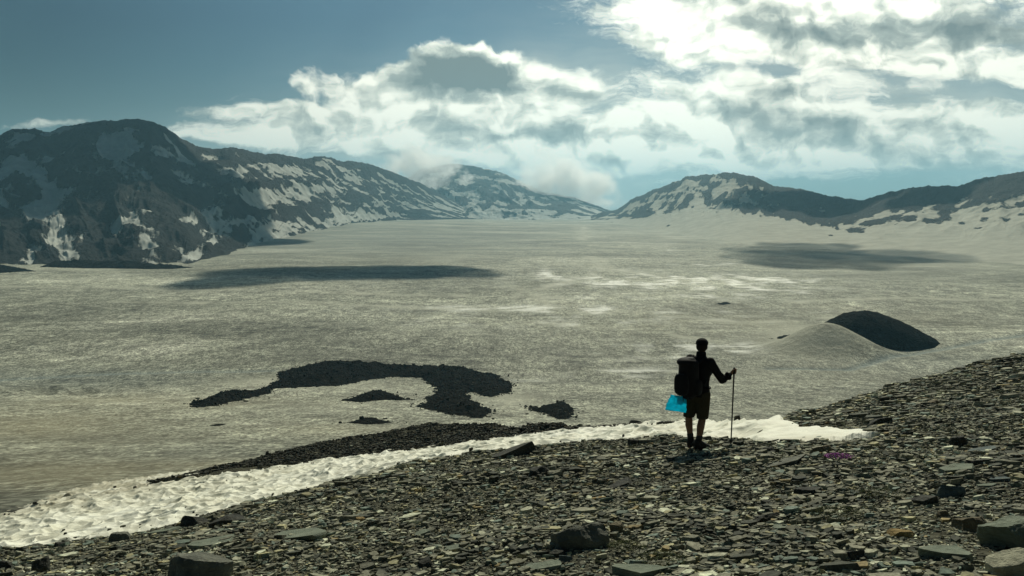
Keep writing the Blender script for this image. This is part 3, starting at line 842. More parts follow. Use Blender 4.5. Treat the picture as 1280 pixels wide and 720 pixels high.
def slabs(name, x, y, z, r, thick, M, label, tilt=.22, nrm=None, k=6):
    N = len(x)
    ang = (np.arange(k)[None, :] + rng.uniform(-.33, .33, (N, k))) * 2 * math.pi / k
    rad = rng.uniform(.62, 1.15, (N, k)) * r[:, None]
    el = rng.uniform(.45, .95, N)
    px = np.cos(ang) * rad; py = np.sin(ang) * rad * el[:, None]
    sh = rng.uniform(.66, .93, (N, 1))
    offx = rng.uniform(-.12, .12, (N, 1)) * r[:, None]; offy = rng.uniform(-.12, .12, (N, 1)) * r[:, None]
    th = thick[:, None] * np.ones((1, k))
    base = np.stack([px, py, -th * .8], -1)
    top = np.stack([px * sh + offx, py * sh + offy, th * rng.uniform(.75, 1.15, (N, k))], -1)
    V = np.concatenate([base, top], 1)                                  # N, 2k, 3
    a = rng.uniform(0, 2 * math.pi, N)
    ca, sa = np.cos(a)[:, None], np.sin(a)[:, None]
    V = np.stack([V[..., 0] * ca - V[..., 1] * sa, V[..., 0] * sa + V[..., 1] * ca, V[..., 2]], -1)
    tl = np.clip(tilt * .05 / np.maximum(r, .05), .06, tilt)
    tx, ty = (np.clip(rng.normal(0, 1, N), -2, 2) * tl)[:, None] + AX, (np.clip(rng.normal(0, 1, N), -2, 2) * tl)[:, None] + AY
    V[..., 2] += V[..., 0] * tx + V[..., 1] * ty
    V += np.stack([x, y, z], -1)[:, None, :]
    off = (np.arange(N) * 2 * k)[:, None, None]
    i = np.arange(k); j = (i + 1) % k
    sides = np.stack([i, j, j + k, i + k], -1)[None] + off               # N,k,4
    topf = (np.arange(k) + k)[None, None, :] + off
    flat = np.concatenate([sides.reshape(N, -1), topf.reshape(N, -1)], 1)
    counts = np.tile(np.array([4] * k + [k]), N)
    me = np_mesh(name, V.reshape(-1, 3), flat.ravel(), counts, smooth=False)
    return tag(link(name, me, M), label, kind='stuff')

def scatter_scree():
    xs, ys, rs = [], [], []
    def zone(n, s0, s1, y0, y1, rm, rsg, rmin, rmax, p=1.0):
        Y = np.sqrt(rng.uniform(y0 * y0, y1 * y1, n)); S = rng.uniform(s0, s1, n)
        X = S * Y
        k = Y < crest_Y(S) + .5
        X, Y = X[k], Y[k]
        r = np.clip(rng.lognormal(math.log(rm), rsg, len(X)), rmin, rmax)
        xs.append(X); ys.append(Y); rs.append(r)
    zone(70000, -.85, .85, 3.5, 9, .022, .5, .010, .09)
    zone(125000, -.85, .85, 8.5, 17, .026, .5, .013, .12)
    zone(80000, .25, .85, 16, 30, .038, .5, .02, .16)
    zone(50000, .35, .85, 28, 60, .065, .5, .035, .25)
    zone(1800, -.9, .9, 3.5, 17, .065, .32, .05, .13)
    zone(26000, -3.5, 3.5, 1.2, 4.2, .026, .5, .012, .09)
    zone(26000, .85, 1.8, 4, 9, .028, .5, .014, .1)
    zone(12000, -1.6, -.85, 4, 7, .028, .5, .014, .1)
    zone(160, -.85, .85, 3.5, 15, .11, .25, .09, .18)
    zone(800, .25, .9, 14, 40, .16, .3, .1, .28)
    x, y, r = map(np.concatenate, (xs, ys, rs))
    r = r * (1 + .9 * np.clip(fbm(x / 1.3, y / 1.3, 3, 600), -.6, .5))
    z = scree_z(x, y)
    m, _, _ = in_snow_tongue(x, y, z)
    k = ~m
    x, y, z, r = x[k], y[k], z[k], r[k]
    th = np.minimum(r * rng.uniform(.16, .42, len(r)), .008 + .14 * r + .0012 * y)
    slabs('scree_stones', x, y, z + th * .35, r, th, M_STONES, 'countless flat slate stones covering the slope', .20)
scatter_scree()

def scatter_moraine():
    n = 80000
    h, w = MX.shape
    ok = (MT[:, 0] > 0.02) & (MT[:, 0] < 1.1)
    rows = np.where(ok)[0]
    i = rng.choice(rows, n); j = rng.integers(0, w, n)
    # fewer where the ridge is thin
    thin = np.interp(MPX[i, j], MO[:, 0], MO[:, 1] - MO[:, 2])
    k = rng.uniform(0, 16, n) < thin + 1.5
    i, j = i[k], j[k]
    r = np.clip(rng.lognormal(math.log(.05), .55, len(i)), .02, .3)
    th = r * rng.uniform(.25, .6, len(r))
    slabs('moraine_stones', MX[i, j] + rng.normal(0, .1, len(i)), MY[i, j], MZ[i, j] + th * .3, r, th, M_MSTONES, 'rubble covering the long low ridge', .3)
scatter_moraine()

def scatter_rubble():
    P_ = np.concatenate(RUBBLE)
    r = np.clip(rng.lognormal(math.log(.24), .5, len(P_)), .1, 1.0)
    th = r * rng.uniform(.3, .75, len(r))
    slabs('outcrop_rubble', P_[:, 0], P_[:, 1], P_[:, 2] + th * .25, r, th, M_MSTONES, 'broken stones strewn over and around the dark outcrops', .45)
scatter_rubble()

def scatter_grit():
    X, Y, Z, T, PX = SNOWG
    n = 9000
    i = rng.integers(0, X.shape[0], n); j = rng.integers(0, X.shape[1], n)
    t, px = T[i, j], PX[i, j]
    edge = np.exp(-np.abs(t - 0) / .05) + np.exp(-np.abs(t - 1) / .10) + .03
    edge = np.where(px > 850, edge * .06, edge)
    k = (rng.uniform(0, 1, n) < edge) & (t > -.05) & (t < 1.05) & (np.clip(fbm(X[i, j] / 2, Y[i, j] / 2, 2, 640) + .4, 0, 1) > rng.uniform(0, .8, n))
    i, j = i[k], j[k]
    r = np.clip(rng.lognormal(math.log(.04), .6, len(i)), .015, .22)
    th = r * rng.uniform(.3, .7, len(r))
    slabs('snow_grit', X[i, j], Y[i, j], Z[i, j] + th * .3, r, th, M_MSTONES, 'stones and grit melting out along the edges of the snow band', .3)
scatter_grit()

# ------------------------------------------------------------------ individual rocks
ROCKM = {
    'grey': rock_mat('grey_rock', (0.10, 0.105, 0.085), (0.17, 0.175, 0.14)),
    'dark': rock_mat('dark_rock', (0.035, 0.037, 0.032), (0.07, 0.072, 0.058), lich=(.14, .14, .1)),
    'green': rock_mat('green_slate', (0.13, 0.155, 0.115), (0.20, 0.225, 0.17), scale=4, lich=(.1, .11, .08)),
    'blue': rock_mat('blue_slate', (0.07, 0.095, 0.095), (0.13, 0.16, 0.155)),
    'ochre': rock_mat('ochre_rock', (0.25, 0.17, 0.06), (0.33, 0.25, 0.11), lich=(.2, .16, .09)),
    'brown': rock_mat('brown_rock', (0.11, 0.09, 0.055), (0.19, 0.165, 0.105)),
    'pale': rock_mat('pale_rock', (0.27, 0.265, 0.19), (0.38, 0.37, 0.27)),
}
def chisel_rock(w, d, h, seed, cuts=9, sub=4, rough=.05, slab=False):
    rr = random.Random(seed)
    bm = bmesh.new()
    bmesh.ops.create_icosphere(bm, subdivisions=sub, radius=1.0)
    co = np.array([v.co[:] for v in bm.verts])
    for k in range(cuts):
        th = rr.uniform(0, 2 * math.pi); ph = rr.uniform(-.5, .9) if not slab else rr.uniform(-.15, .2)
        n = np.array([math.cos(th) * math.cos(ph), math.sin(th) * math.cos(ph), math.sin(ph)])
        dd = rr.uniform(.5, .85)
        t = co @ n
        co = co - np.maximum(t - dd, 0)[:, None] * n
    # a mostly flat top
    n = np.array([rr.uniform(-.25, .25), rr.uniform(-.25, .25), 1.0]) if not slab else np.array([rr.uniform(-.08, .08), rr.uniform(-.08, .08), 1.0])
    n /= np.linalg.norm(n); dd = .55 if not slab else .3
    co = co - np.maximum(co @ n - dd, 0)[:, None] * n
    mx = np.abs(co).max(0); top = co[:, 2].max()
    co[:, 0] *= w / 2 / mx[0]; co[:, 1] *= d / 2 / mx[1]
    co[:, 2] *= h / top
    co[:, 2] = np.maximum(co[:, 2], -h * .5)
    a, b = seed * 1.37, seed * .71
    sc_ = max(w, h) * .35
    dn = fbm(co[:, 0] / sc_ + co[:, 2] / sc_ * .7 + a, co[:, 1] / sc_ - co[:, 2] / sc_ * .6 + b, 5, seed)
    dn2 = fbm(co[:, 0] / sc_ * .9 + a, co[:, 2] / sc_ * 3 + b, 4, seed + 3)
    nrm = co / (np.linalg.norm(co, axis=1)[:, None] + 1e-9)
    co = co + nrm * ((dn + .5 * dn2) * rough * 2.2 * min(w, max(h, w * .4)))[:, None]
    for v, c in zip(bm.verts, co): v.co = c
    for f in bm.faces: f.smooth = False
    me = bpy.data.meshes.new('rock'); bm.to_mesh(me); bm.free()
    return me

# px, py of the foot, width px, height px, depth/width, colour, slab?, yaw, tilt(x), tilt(y), label
ROCKS = [
 (248, 728, 92, 44, .8, 'grey', 0, 10, 0, 4, 'large pale grey faceted boulder cut by the bottom edge near the left corner'),
 (367, 676, 88, 9, .9, 'green', 1, 8, 0, -3, 'long thin grey green slab lying flat above the lower left boulder'),
 (268, 683, 64, 9, 1.1, 'green', 1, -12, 2, 0, 'wide flat grey green slab directly behind the lower left boulder'),
 (272, 668, 34, 6, 1.0, 'green', 1, 20, 0, -4, 'small flat slab above the wide flat slab at lower left'),
 (246, 656, 42, 15, .7, 'dark', 0, 0, 0, 5, 'rounded dark boulder against the snow edge at left'),
 (283, 656, 46, 12, .8, 'dark', 0, 20, 0, -6, 'dark wedge boulder right of the rounded one on the snow edge'),
 (151, 676, 26, 13, .8, 'grey', 0, 30, 0, 0, 'small squarish grey boulder on the snow edge at far left'),
 (75, 684, 15, 9, .8, 'dark', 0, 30, 0, 0, 'small black stone on the snow edge nearest the left side'),
 (50, 716, 24, 22, .8, 'dark', 0, 70, 0, 0, 'upright black stone in the lower left corner'),
 (8, 722, 24, 14, .8, 'dark', 0, 10, 0, 0, 'dark stone cut by the lower left corner'),
 (207, 667, 40, 5, .9, 'green', 1, 5, 0, -3, 'narrow flat slab between the squarish boulder and the wedge boulder'),
 (504, 598, 14, 7, .8, 'dark', 0, 0, 0, 0, 'small black stone on the snow edge in the left half'),
 (638, 572, 62, 15, .55, 'dark', 1, 18, 0, -14, 'long tilted dark slab leaning over the snow edge'),
 (660, 577, 26, 6, .8, 'grey', 1, 0, 0, 0, 'flat stone at the foot of the tilted dark slab'),
 (586, 596, 26, 8, .7, 'dark', 0, 35, 0, -8, 'dark wedge stone left of the tilted slab on the scree'),
 (672, 594, 34, 12, .6, 'dark', 0, 40, 0, -14, 'dark pointed stone in the dip below the tilted slab'),
 (790, 548, 11, 8, .8, 'dark', 0, 0, 0, 0, 'small black stone on top of the edge left of the hiker'),
 (790, 556, 17, 8, .8, 'dark', 0, 30, 0, 5, 'black stone just below the small one left of the hiker'),
 (810, 554, 24, 6, .8, 'grey', 1, 0, 0, 4, 'flat grey stone between the black stones and the hiker'),
 (849, 547, 10, 8, .8, 'dark', 0, 0, 0, 0, 'tiny pointed stone against the snow beside the hiker'),
 (988, 553, 28, 6, .7, 'dark', 1, 0, 0, 4, 'flat black stone at the snow edge right of the pole'),
 (1024, 568, 30, 14, .8, 'brown', 0, 15, 0, 0, 'pointed brown pyramid stone right of the hiking pole'),
 (960, 566, 24, 8, .8, 'dark', 0, 10, 0, 0, 'blocky grey stone between the pole and the brown pyramid stone'),
 (984, 582, 66, 7, .5, 'grey', 1, 22, 0, -8, 'long thin grey slab lying in front of the brown pyramid stone'),
 (1137, 546, 20, 8, .8, 'dark', 0, 0, 0, 0, 'dark stone on the slope right of the snow tongue'),
 (1098, 531, 36, 9, .7, 'dark', 0, 10, 0, -7, 'long dark ledge stone above the end of the snow tongue'),
 (1200, 557, 24, 14, .9, 'dark', 0, 30, 0, -8, 'dark tilted block halfway up the right slope'),
 (1166, 506, 26, 8, .7, 'brown', 0, 30, 0, -14, 'tilted stone pair high on the right slope'),
 (1248, 489, 14, 8, .8, 'dark', 0, 0, 0, 0, 'dark block high on the right slope near the frame edge'),
 (1228, 565, 60, 6, .6, 'blue', 1, 8, 0, -6, 'long blue grey slab on the right slope beside the dark tilted block'),
 (1194, 592, 54, 8, .9, 'green', 1, 5, 0, -3, 'pale green flat slab left of the dark lump on the right slope'),
 (1219, 584, 24, 9, .8, 'dark', 0, 15, 0, 0, 'dark lump touching the pale green flat slab'),
 (1155, 632, 42, 13, .8, 'dark', 0, 5, 0, -4, 'black boulder left of the shaggy blue boulder on the right'),
 (1192, 622, 40, 17, .8, 'blue', 0, 40, 0, 6, 'blue grey boulder half sunk in the scree on the right'),
 (1007, 620, 42, 14, .7, 'dark', 0, 10, 2, -8, 'blocky dark blue boulder in the middle of the right half'),
 (1005, 604, 36, 5, .8, 'green', 1, 0, 0, -3, 'thin green slab just behind the dark blue boulder'),
 (958, 654, 40, 13, .7, 'dark', 0, 12, 0, -8, 'dark angular slab stone centre right of the scree'),
 (978, 662, 34, 5, .8, 'green', 1, -5, 0, 0, 'thin light slab lying below the dark angular slab stone'),
 (727, 688, 70, 38, .8, 'grey', 0, 12, 0, 3, 'large dark boulder with a flat pale top in the lower centre'),
 (771, 666, 20, 16, .8, 'brown', 0, 0, 0, -6, 'small brown pointed stone right of the large centre boulder'),
 (694, 696, 24, 10, .8, 'dark', 0, 0, 0, 0, 'small dark stone at the lower left of the large centre boulder'),
 (705, 703, 20, 11, .8, 'blue', 0, 0, 0, 0, 'small rounded blue stone below the large centre boulder'),
 (680, 722, 62, 10, .8, 'green', 1, 10, 0, -4, 'pale green slab at the bottom edge below the centre boulder'),
 (730, 642, 32, 8, .9, 'pale', 1, 20, 0, 0, 'pale yellowish slab up left of the brown pointed stone'),
 (750, 626, 24, 8, .8, 'ochre', 1, 0, 0, 0, 'small ochre slab above the pale yellowish slab'),
 (774, 610, 44, 8, .6, 'dark', 1, 25, 0, -12, 'long dark flat slab in front of the hiker to the left'),
 (533, 710, 22, 15, .8, 'dark', 0, 10, 0, 0, 'dark round stone near the bottom left of centre'),
 (542, 688, 30, 7, .9, 'green', 1, 0, 0, 0, 'flat slab up right of the dark round stone'),
 (566, 690, 28, 7, .9, 'green', 1, 20, 0, -4, 'flat slab next to the dark round stone, right of its twin'),
 (524, 670, 26, 6, .7, 'green', 1, 20, 0, -10, 'tilted thin slab left of centre above the two flat slabs'),
 (452, 653, 16, 8, .8, 'ochre', 0, 0, 0, 0, 'small ochre stone right of the long thin slab'),
 (1124, 672, 38, 12, .7, 'ochre', 0, 5, 0, 4, 'rusty orange stone right of centre in the lower scree'),
 (1181, 647, 22, 10, .8, 'brown', 0, 10, 0, -4, 'brown block below the blue grey boulder'),
 (1186, 700, 66, 16, .9, 'green', 1, 0, 0, 2, 'large flat pale green slab left of the corner boulder'),
 (1210, 664, 50, 20, .8, 'brown', 0, 30, 0, 8, 'rough brown and black block pile stone left of the big green boulder'),
 (1268, 686, 70, 46, .9, 'green', 0, 10, 0, -10, 'big green grey boulder cut by the right edge'),
 (1266, 730, 74, 38, .9, 'pale', 0, 30, 0, -12, 'big pale brown boulder in the lower right corner'),
 (1252, 682, 30, 12, .8, 'ochre', 0, 0, 0, 0, 'small yellowish stone between the two big corner boulders'),
 (1068, 700, 26, 13, .8, 'dark', 0, 10, 0, 0, 'dark bluish stone left of the large flat pale green slab'),
 (1234, 610, 26, 5, .8, 'green', 1, 0, 0, 0, 'small flat green slab right of the blue grey boulder'),
 (1248, 602, 24, 6, .8, 'blue', 1, 0, 0, 0, 'small bluish slab above the small flat green slab at right'),
 (800, 724, 70, 15, .8, 'green', 1, -10, 0, 4, 'broad green slab at the bottom edge right of the centre boulder'),
 (1030, 716, 52, 7, .8, 'green', 1, 0, 0, 0, 'wide low green slab at the bottom edge between centre and right corner'),
 (820, 668, 40, 6, .8, 'pale', 1, 18, 0, -5, 'narrow pale slab right of the small brown pointed stone'),
]
def rock_at(px, py):
    if py > 719:                                       # just below the frame: go down the plane
        s, q = ray(px, py); Y = float(plane_Y(s, q)); return float(s) * Y, Y
    return on_scree(px, py)
GRP = 'larger rocks lying on the scree'
for i, (px, py, wpx, hpx, dep, colr, slab, yaw, tx, ty, lab) in enumerate(ROCKS):
    x, y = rock_at(px, py)
    s = y / F
    w, h = wpx * s, hpx * s
    if slab:
        dpt = min(w * dep, 1.2); h = max(min(h * .75, w * .2), .02)
    else:
        dpt = w * dep
    me = chisel_rock(w * 1.08, dpt, h * (.78 if not slab else .8), 900 + i * 7, 8 if not slab else 7, 5 if wpx > 40 else 4, .06 if not slab else .03, bool(slab))
    o = link('rock', me, ROCKM[colr])
    yy = y + dpt * .35
    o.location = (x * yy / y, yy, float(scree_z(np.array(x * yy / y), np.array(yy))) + .0)
    slope = Vector((-AX, -AY, 1)).normalized()
    qn = Vector((0, 0, 1)).rotation_difference(slope)
    o.rotation_mode = 'QUATERNION'
    o.rotation_quaternion = qn @ Euler((R(tx), R(ty), R(yaw))).to_quaternion()
    tag(o, lab, 'rock', GRP)
# one rock on the far side of the snow band and two on the moraine foot
def far_rock(px, py, Y, wpx, hpx, lab, seed, colr='dark'):
    s, q = ray(px, py); sc_ = Y / F
    me = chisel_rock(wpx * sc_, wpx * sc_ * .8, hpx * sc_, seed, 8, 3, .04)
    o = link('rock', me, ROCKM[colr]); o.location = (float(s) * Y, Y, float(-q) * Y)
    tag(o, lab, 'rock', 'rocks beyond the snow band')
far_rock(796, 532.5, 42, 22, 9, 'pointed dark rock on the far side of the snow band left of the hiker', 71)
far_rock(326, 583, 46, 9, 4, 'small black stone on the snow below the moraine', 72)
far_rock(338, 582, 46, 8, 3, 'flat black stone on the snow below the moraine, right of the other', 73)
far_rock(334, 567.5, 58, 4, 4, 'tiny black stone standing on the crest of the moraine at left', 74)

# ------------------------------------------------------------------ plants
def flower_clump(px, py, label, petal, n, rad, name='flower_clump'):
    x, y = on_scree(px, py)
    z = float(scree_z(np.array(x), np.array(y))) + .045
    root = bpy.data.objects.new(name, None); sc.collection.objects.link(root); root.location = (x, y, z)
    tag(root, label, 'plant')
    for nm, k, size, zz, M in (('leaves', n * 4, .010, 0.0, M_LEAF), ('blossom', n, .0085, .022, petal)):
        if M is None: continue
        bm = bmesh.new()
        for i in range(k):
            a = random.uniform(0, 2 * math.pi); r = rad * math.sqrt(random.random()) * (1 if nm == 'leaves' else .85)
            c = Vector((math.cos(a) * r * 1.6, math.sin(a) * r, .025 * (1 - (r / rad) ** 2) + zz + random.uniform(0, .012)))
            m5 = 5 if nm == 'blossom' else 1
            rot = Euler((random.uniform(-.9, .9), random.uniform(-.9, .9), random.uniform(0, 6.28))).to_matrix()
            for p in range(m5):
                aa = p * 2 * math.pi / m5
                u = Vector((math.cos(aa), math.sin(aa), .15)); v_ = Vector((-math.sin(aa), math.cos(aa), 0))
                pts = [Vector((0, 0, 0)), u * size * .6 + v_ * size * .4, u * size * 1.1, u * size * .6 - v_ * size * .4]
                bm.faces.new([bm.verts.new(c + rot @ q_) for q_ in pts])
        me = bpy.data.meshes.new(nm); bm.to_mesh(me); bm.free()
        link(nm, me, M, root)
M_LEAF = plain_mat('moss_green', (0.07, 0.085, 0.022), .8, .1, 40)
M_PINK = plain_mat('pink_petals', (0.42, 0.12, 0.40), .7, .1, 80)
flower_clump(1048, 578, 'low cushion of purple flowers among the stones right of the brown pyramid stone', M_PINK, 260, .13)
for (px, py, rad, lab) in [(1102, 624, .16, 'green moss cushion right of the dark blue boulder'), (1048, 648, .15, 'green moss cushion below the dark blue boulder'),
                           (828, 706, .13, 'green moss tuft above the broad slab at the bottom edge'), (783, 690, .10, 'small moss tuft right of the large centre boulder')]:
    flower_clump(px, py, lab, None, 170, rad, 'moss_cushion')

# ------------------------------------------------------------------ the hiker
HX, HY = on_scree(868.5, 562)
HZ0 = float(scree_z(np.array(HX), np.array(HY))) + .03
K = HY / F                       # metres per pixel at the hiker
def remeshed(name, bm, voxel, mat_, parent=None, smooth=4):
    me = bpy.data.meshes.new(name + '_raw'); bm.to_mesh(me); bm.free()
    o = bpy.data.objects.new('tmp', me); sc.collection.objects.link(o)
    m = o.modifiers.new('r', 'REMESH'); m.mode = 'VOXEL'; m.voxel_size = voxel
    if smooth:
        m2 = o.modifiers.new('s', 'SMOOTH'); m2.iterations = smooth; m2.factor = .5
    dg = bpy.context.evaluated_depsgraph_get(); dg.update()
    me2 = bpy.data.meshes.new_from_object(o.evaluated_get(dg)); me2.name = name
    bpy.data.objects.remove(o); bpy.data.meshes.remove(me)
    for p in me2.polygons: p.use_smooth = True
    me2.materials.clear()
    return link(name, me2, mat_, parent)

def loft(bm, rings, n=20):
    """rings: (centre, rx, ry, axis u, axis v)"""
    prev = None; first = None
    for (c, rx, ry, u, v) in rings:
        c, u, v = Vector(c), Vector(u), Vector(v)
        ring = [bm.verts.new(c + u * (rx * math.cos(2 * math.pi * k / n)) + v * (ry * math.sin(2 * math.pi * k / n))) for k in range(n)]
        if prev:
            for k in range(n): bm.faces.new([prev[k], prev[(k + 1) % n], ring[(k + 1) % n], ring[k]])
        else: first = ring
        prev = ring
    bm.faces.new(list(reversed(first))); bm.faces.new(prev)

def ball(bm, c, r, sx=1, sy=1, sz=1, rot=None):
    mt = Matrix.Translation(Vector(c)) @ (rot or Matrix.Identity(4)) @ Matrix.Diagonal((r * sx, r * sy, r * sz, 1))
    bmesh.ops.create_icosphere(bm, subdivisions=3, radius=1.0, matrix=mt)

def limb(bm, pts, radii, n=16):
    """tapering tube through points with round joints"""
    for (a, ra), (b, rb) in zip(list(zip(pts, radii))[:-1], list(zip(pts, radii))[1:]):
        a, b = Vector(a), Vector(b); d = (b - a).normalized()
        u = d.orthogonal().normalized(); v = d.cross(u)
        loft(bm, [(a, ra, ra, u, v), (b, rb, rb, u, v)], n)
    for p, r in zip(pts, radii): ball(bm, p, r)

YAW = R(47)                                             # turned to the right of the line of sight
FW = Vector((math.sin(YAW), math.cos(YAW), 0)); RT = Vector((math.cos(YAW), -math.sin(YAW), 0)); UP = Vector((0, 0, 1))
def bp(r, f, z, ox=0.0): return Vector((ox, 0, 0)) + RT * r + FW * f + UP * z   # body coordinates

M_SKIN = plain_mat('skin', (0.22, 0.125, 0.08), .6, .2)
M_JACKET = plain_mat('black_jacket', (0.012, 0.012, 0.014), .85, .1, 90, .004)
M_SHORTS = plain_mat('olive_shorts', (0.045, 0.040, 0.026), .9, .05, 70, .006)
M_BOOT = plain_mat('dark_boots', (0.02, 0.018, 0.016), .7, .2)
M_CAP = plain_mat('black_cap', (0.012, 0.012, 0.013), .85, .1)
M_PACK = plain_mat('black_pack_fabric', (0.010, 0.010, 0.012), .75, .15, 60, .006)
M_POLE = plain_mat('dark_pole', (0.02, 0.02, 0.02), .5, .3)
M_CLOTH = plain_mat('sock_grey', (0.05, 0.05, 0.05), .9, .05)

hiker = bpy.data.objects.new('person', None); sc.collection.objects.link(hiker)
hiker.location = (HX, HY, HZ0)
tag(hiker, 'hiker seen from behind in cap, black jacket and shorts, gazing over the snow plain', 'person')

hipc = Vector((.045, 0, .93)); chest = Vector((.055, .01, 1.30)); neck = Vector((.07, .02, 1.49)); head = Vector((.085, .045, 1.645))
HYAW = R(20); hf = Vector((math.sin(HYAW), math.cos(HYAW), 0)); hr = Vector((math.cos(HYAW), -math.sin(HYAW), 0))
hipL = hipc - RT * .10 + UP * -.04; hipR = hipc + RT * .09 + UP * -.04
kneeL = Vector((-.095, .06, .50)); kneeR = Vector((.105, -.02, .49))
ankL = Vector((-.065, .02, .10)); ankR = Vector((.03, -.10, .09))
toeL = ankL + Vector((.10, .17, -.055)); toeR = ankR + Vector((.185, .06, -.05))
shR = chest + RT * .185 + UP * .125; shL = chest - RT * .185 + UP * .125
elbR = Vector((.395, -.045, 1.115)); handR = Vector((.61, .05, 1.235)); wrR = handR + (elbR - handR).normalized() * .085
elbL = shL + FW * .10 + UP * -.27 - RT * .05; handL = shL + FW * .26 + UP * -.17 + RT * .10; wrL = handL + (elbL - handL).normalized() * .08

def foot_shape(bm, ank, toe, grow=1.0, thick=.0):
    d = (toe - ank); d.z = 0; d.normalize(); side = d.cross(UP)
    zb = 0.0
    base = Vector((ank.x, ank.y, zb))
    prof = [(-.075, .028, .040), (-.05, .038, .062), (0.0, .040, .070), (.06, .042, .060), (.12, .046, .043), (.17, .043, .034), (.205, .026, .026)]
    loft(bm, [(base + d * a + UP * (h * grow), w * grow, h * grow, side, UP) for a, w, h in prof], 18)

bm = bmesh.new()
# torso and pelvis
tors = [(hipc - UP * .10, .135, .10), (hipc, .165, .115), (hipc + UP * .10, .15, .105), (hipc.lerp(chest, .45), .145, .10), (chest - UP * .05, .165, .115),
        (chest + UP * .06, .18, .115), (chest + UP * .135, .165, .095), (chest + UP * .175, .09, .07)]
loft(bm, [(c, a, b, RT, FW) for c, a, b in tors], 28)
limb(bm, [chest + UP * .15, neck, head - UP * .06], [.075, .058, .056])
# head: cranium, jaw, nose, ears, lips, eyes
ball(bm, head + UP * .02, .106, .84, .98, 1.08, Matrix.Rotation(-HYAW, 4, 'Z'))
ball(bm, head + hf * .035 - UP * .062, .068, .82, .95, .85, Matrix.Rotation(-HYAW, 4, 'Z'))
limb(bm, [head + hf * .088 + UP * .005, head + hf * .108 - UP * .032], [.010, .016])
for s_ in (-1, 1):
    ball(bm, head + hr * s_ * .080 - UP * .012, .030, .35, .62, 1.0, Matrix.Rotation(-HYAW, 4, 'Z'))
    ball(bm, head + hr * s_ * .031 + hf * .080 + UP * .004, .014)
limb(bm, [head + hf * .090 + hr * .02 - UP * .062, head + hf * .097 - UP * .062, head + hf * .090 - hr * .02 - UP * .062], [.007, .010, .007])
# legs
limb(bm, [hipL, hipL.lerp(kneeL, .5), kneeL, kneeL.lerp(ankL, .32) + FW * -.012, kneeL.lerp(ankL, .75), ankL], [.092, .080, .056, .060, .042, .038])
limb(bm, [hipR, hipR.lerp(kneeR, .5), kneeR, kneeR.lerp(ankR, .32) + FW * -.012, kneeR.lerp(ankR, .75), ankR], [.094, .082, .058, .062, .043, .038])
foot_shape(bm, ankL, toeL); foot_shape(bm, ankR, toeR)
# arms
limb(bm, [shR, shR.lerp(elbR, .5), elbR, elbR.lerp(wrR, .3), wrR], [.058, .050, .042, .042, .028])
limb(bm, [shL, shL.lerp(elbL, .5), elbL, elbL.lerp(wrL, .3), wrL], [.058, .050, .042, .042, .028])
def hand(bm, wrist, centre, axis, side):
    """a fist closed round a vertical-ish bar through 'centre'; axis = the bar's direction, side = outward from the wrist"""
    dirn = (centre - wrist).normalized(); axis = axis.normalized()
    out = axis.cross(dirn).normalized() * side          # palm side to back of hand
    pc = wrist + dirn * .045 + out * .012
    loft(bm, [(wrist + dirn * .0, .030, .022, axis, out), (pc, .042, .019, axis, out), (wrist + dirn * .085 + out * .020, .043, .015, axis, out)], 16)
    for k in range(4):
        o_ = axis * (.033 - .022 * k); ln = (.96, 1.05, 1.0, .8)[k]
        k0 = wrist + dirn * .080 + out * .018 + o_
        k1 = centre + dirn * .030 * ln + out * .014 + o_
        k2 = centre + dirn * .031 * ln - out * .018 + o_ * .95
        k3 = centre + dirn * .004 - out * .027 + o_ * .9
        limb(bm, [k0, k1, k2, k3], [.0100, .0092, .0086, .0078], 10)
    t0 = wrist + dirn * .022 + axis * .026
    limb(bm, [t0, wrist + dirn * .052 + axis * .046 - out * .010, centre + axis * .044 - out * .012, centre + axis * .034 - out * .026 + dirn * .018], [.014, .0125, .011, .009], 10)
grip_axis = Vector((.01, .0, 1)).normalized()
hand(bm, wrR, handR, grip_axis, 1)
hand(bm, wrL, handL, (UP + FW * .2).normalized(), -1)
body = remeshed('body', bm, .0058, M_SKIN, hiker, 3)

# clothing
bm = bmesh.new()
jk = [(hipc - UP * .075, .185, .135), (hipc + UP * .02, .182, .138), (hipc + UP * .10, .168, .124), (hipc.lerp(chest, .45), .166, .122), (chest - UP * .05, .186, .134),
      (chest + UP * .06, .202, .134), (chest + UP * .14, .185, .115), (chest + UP * .19, .10, .085), (neck + UP * .0, .082, .078), (neck + UP * .075, .076, .074)]
loft(bm, [(c, a, b, RT, FW) for c, a, b in jk], 30)
for (S_, E_, W_) in ((shR, elbR, wrR), (shL, elbL, wrL)):
    d = (S_.lerp(E_, .5))
    limb(bm, [S_, d, E_, E_.lerp(W_, .45), E_.lerp(W_, .93)], [.076, .066, .057, .052, .039])
# folds
for k in range(16):
    c = elbR.lerp(shR, k / 15) if k % 2 else elbR.lerp(wrR, k / 18)
    ball(bm, c + Vector((random.uniform(-.03, .03), -.02, random.uniform(-.03, .03))), .036)
jacket = remeshed('jacket', bm, .010, M_JACKET, hiker, 3)
bm = bmesh.new()
loft(bm, [(hipc - UP * .16, .15, .12, RT, FW), (hipc - UP * .06, .180, .132, RT, FW), (hipc + UP * .05, .170, .125, RT, FW)], 28)
for (h_, k_) in ((hipL, kneeL), (hipR, kneeR)):
    d = (k_ - h_)
    limb(bm, [h_, h_ + d * .5], [.108, .104])
    loft(bm, [(h_ + d * .4, .106, .106, RT, FW), (h_ + d * .7, .100, .100, RT, FW), (h_ + d * 1.0, .092, .094, RT, FW)], 20)
for s_, kk in ((1, kneeR), (-1, kneeL)):
    ball(bm, kk + UP * .16 + RT * s_ * .085 - FW * .01, .045, .6, 1, 1.3)        # cargo pockets
shorts = remeshed('shorts', bm, .010, M_SHORTS, hiker, 3)
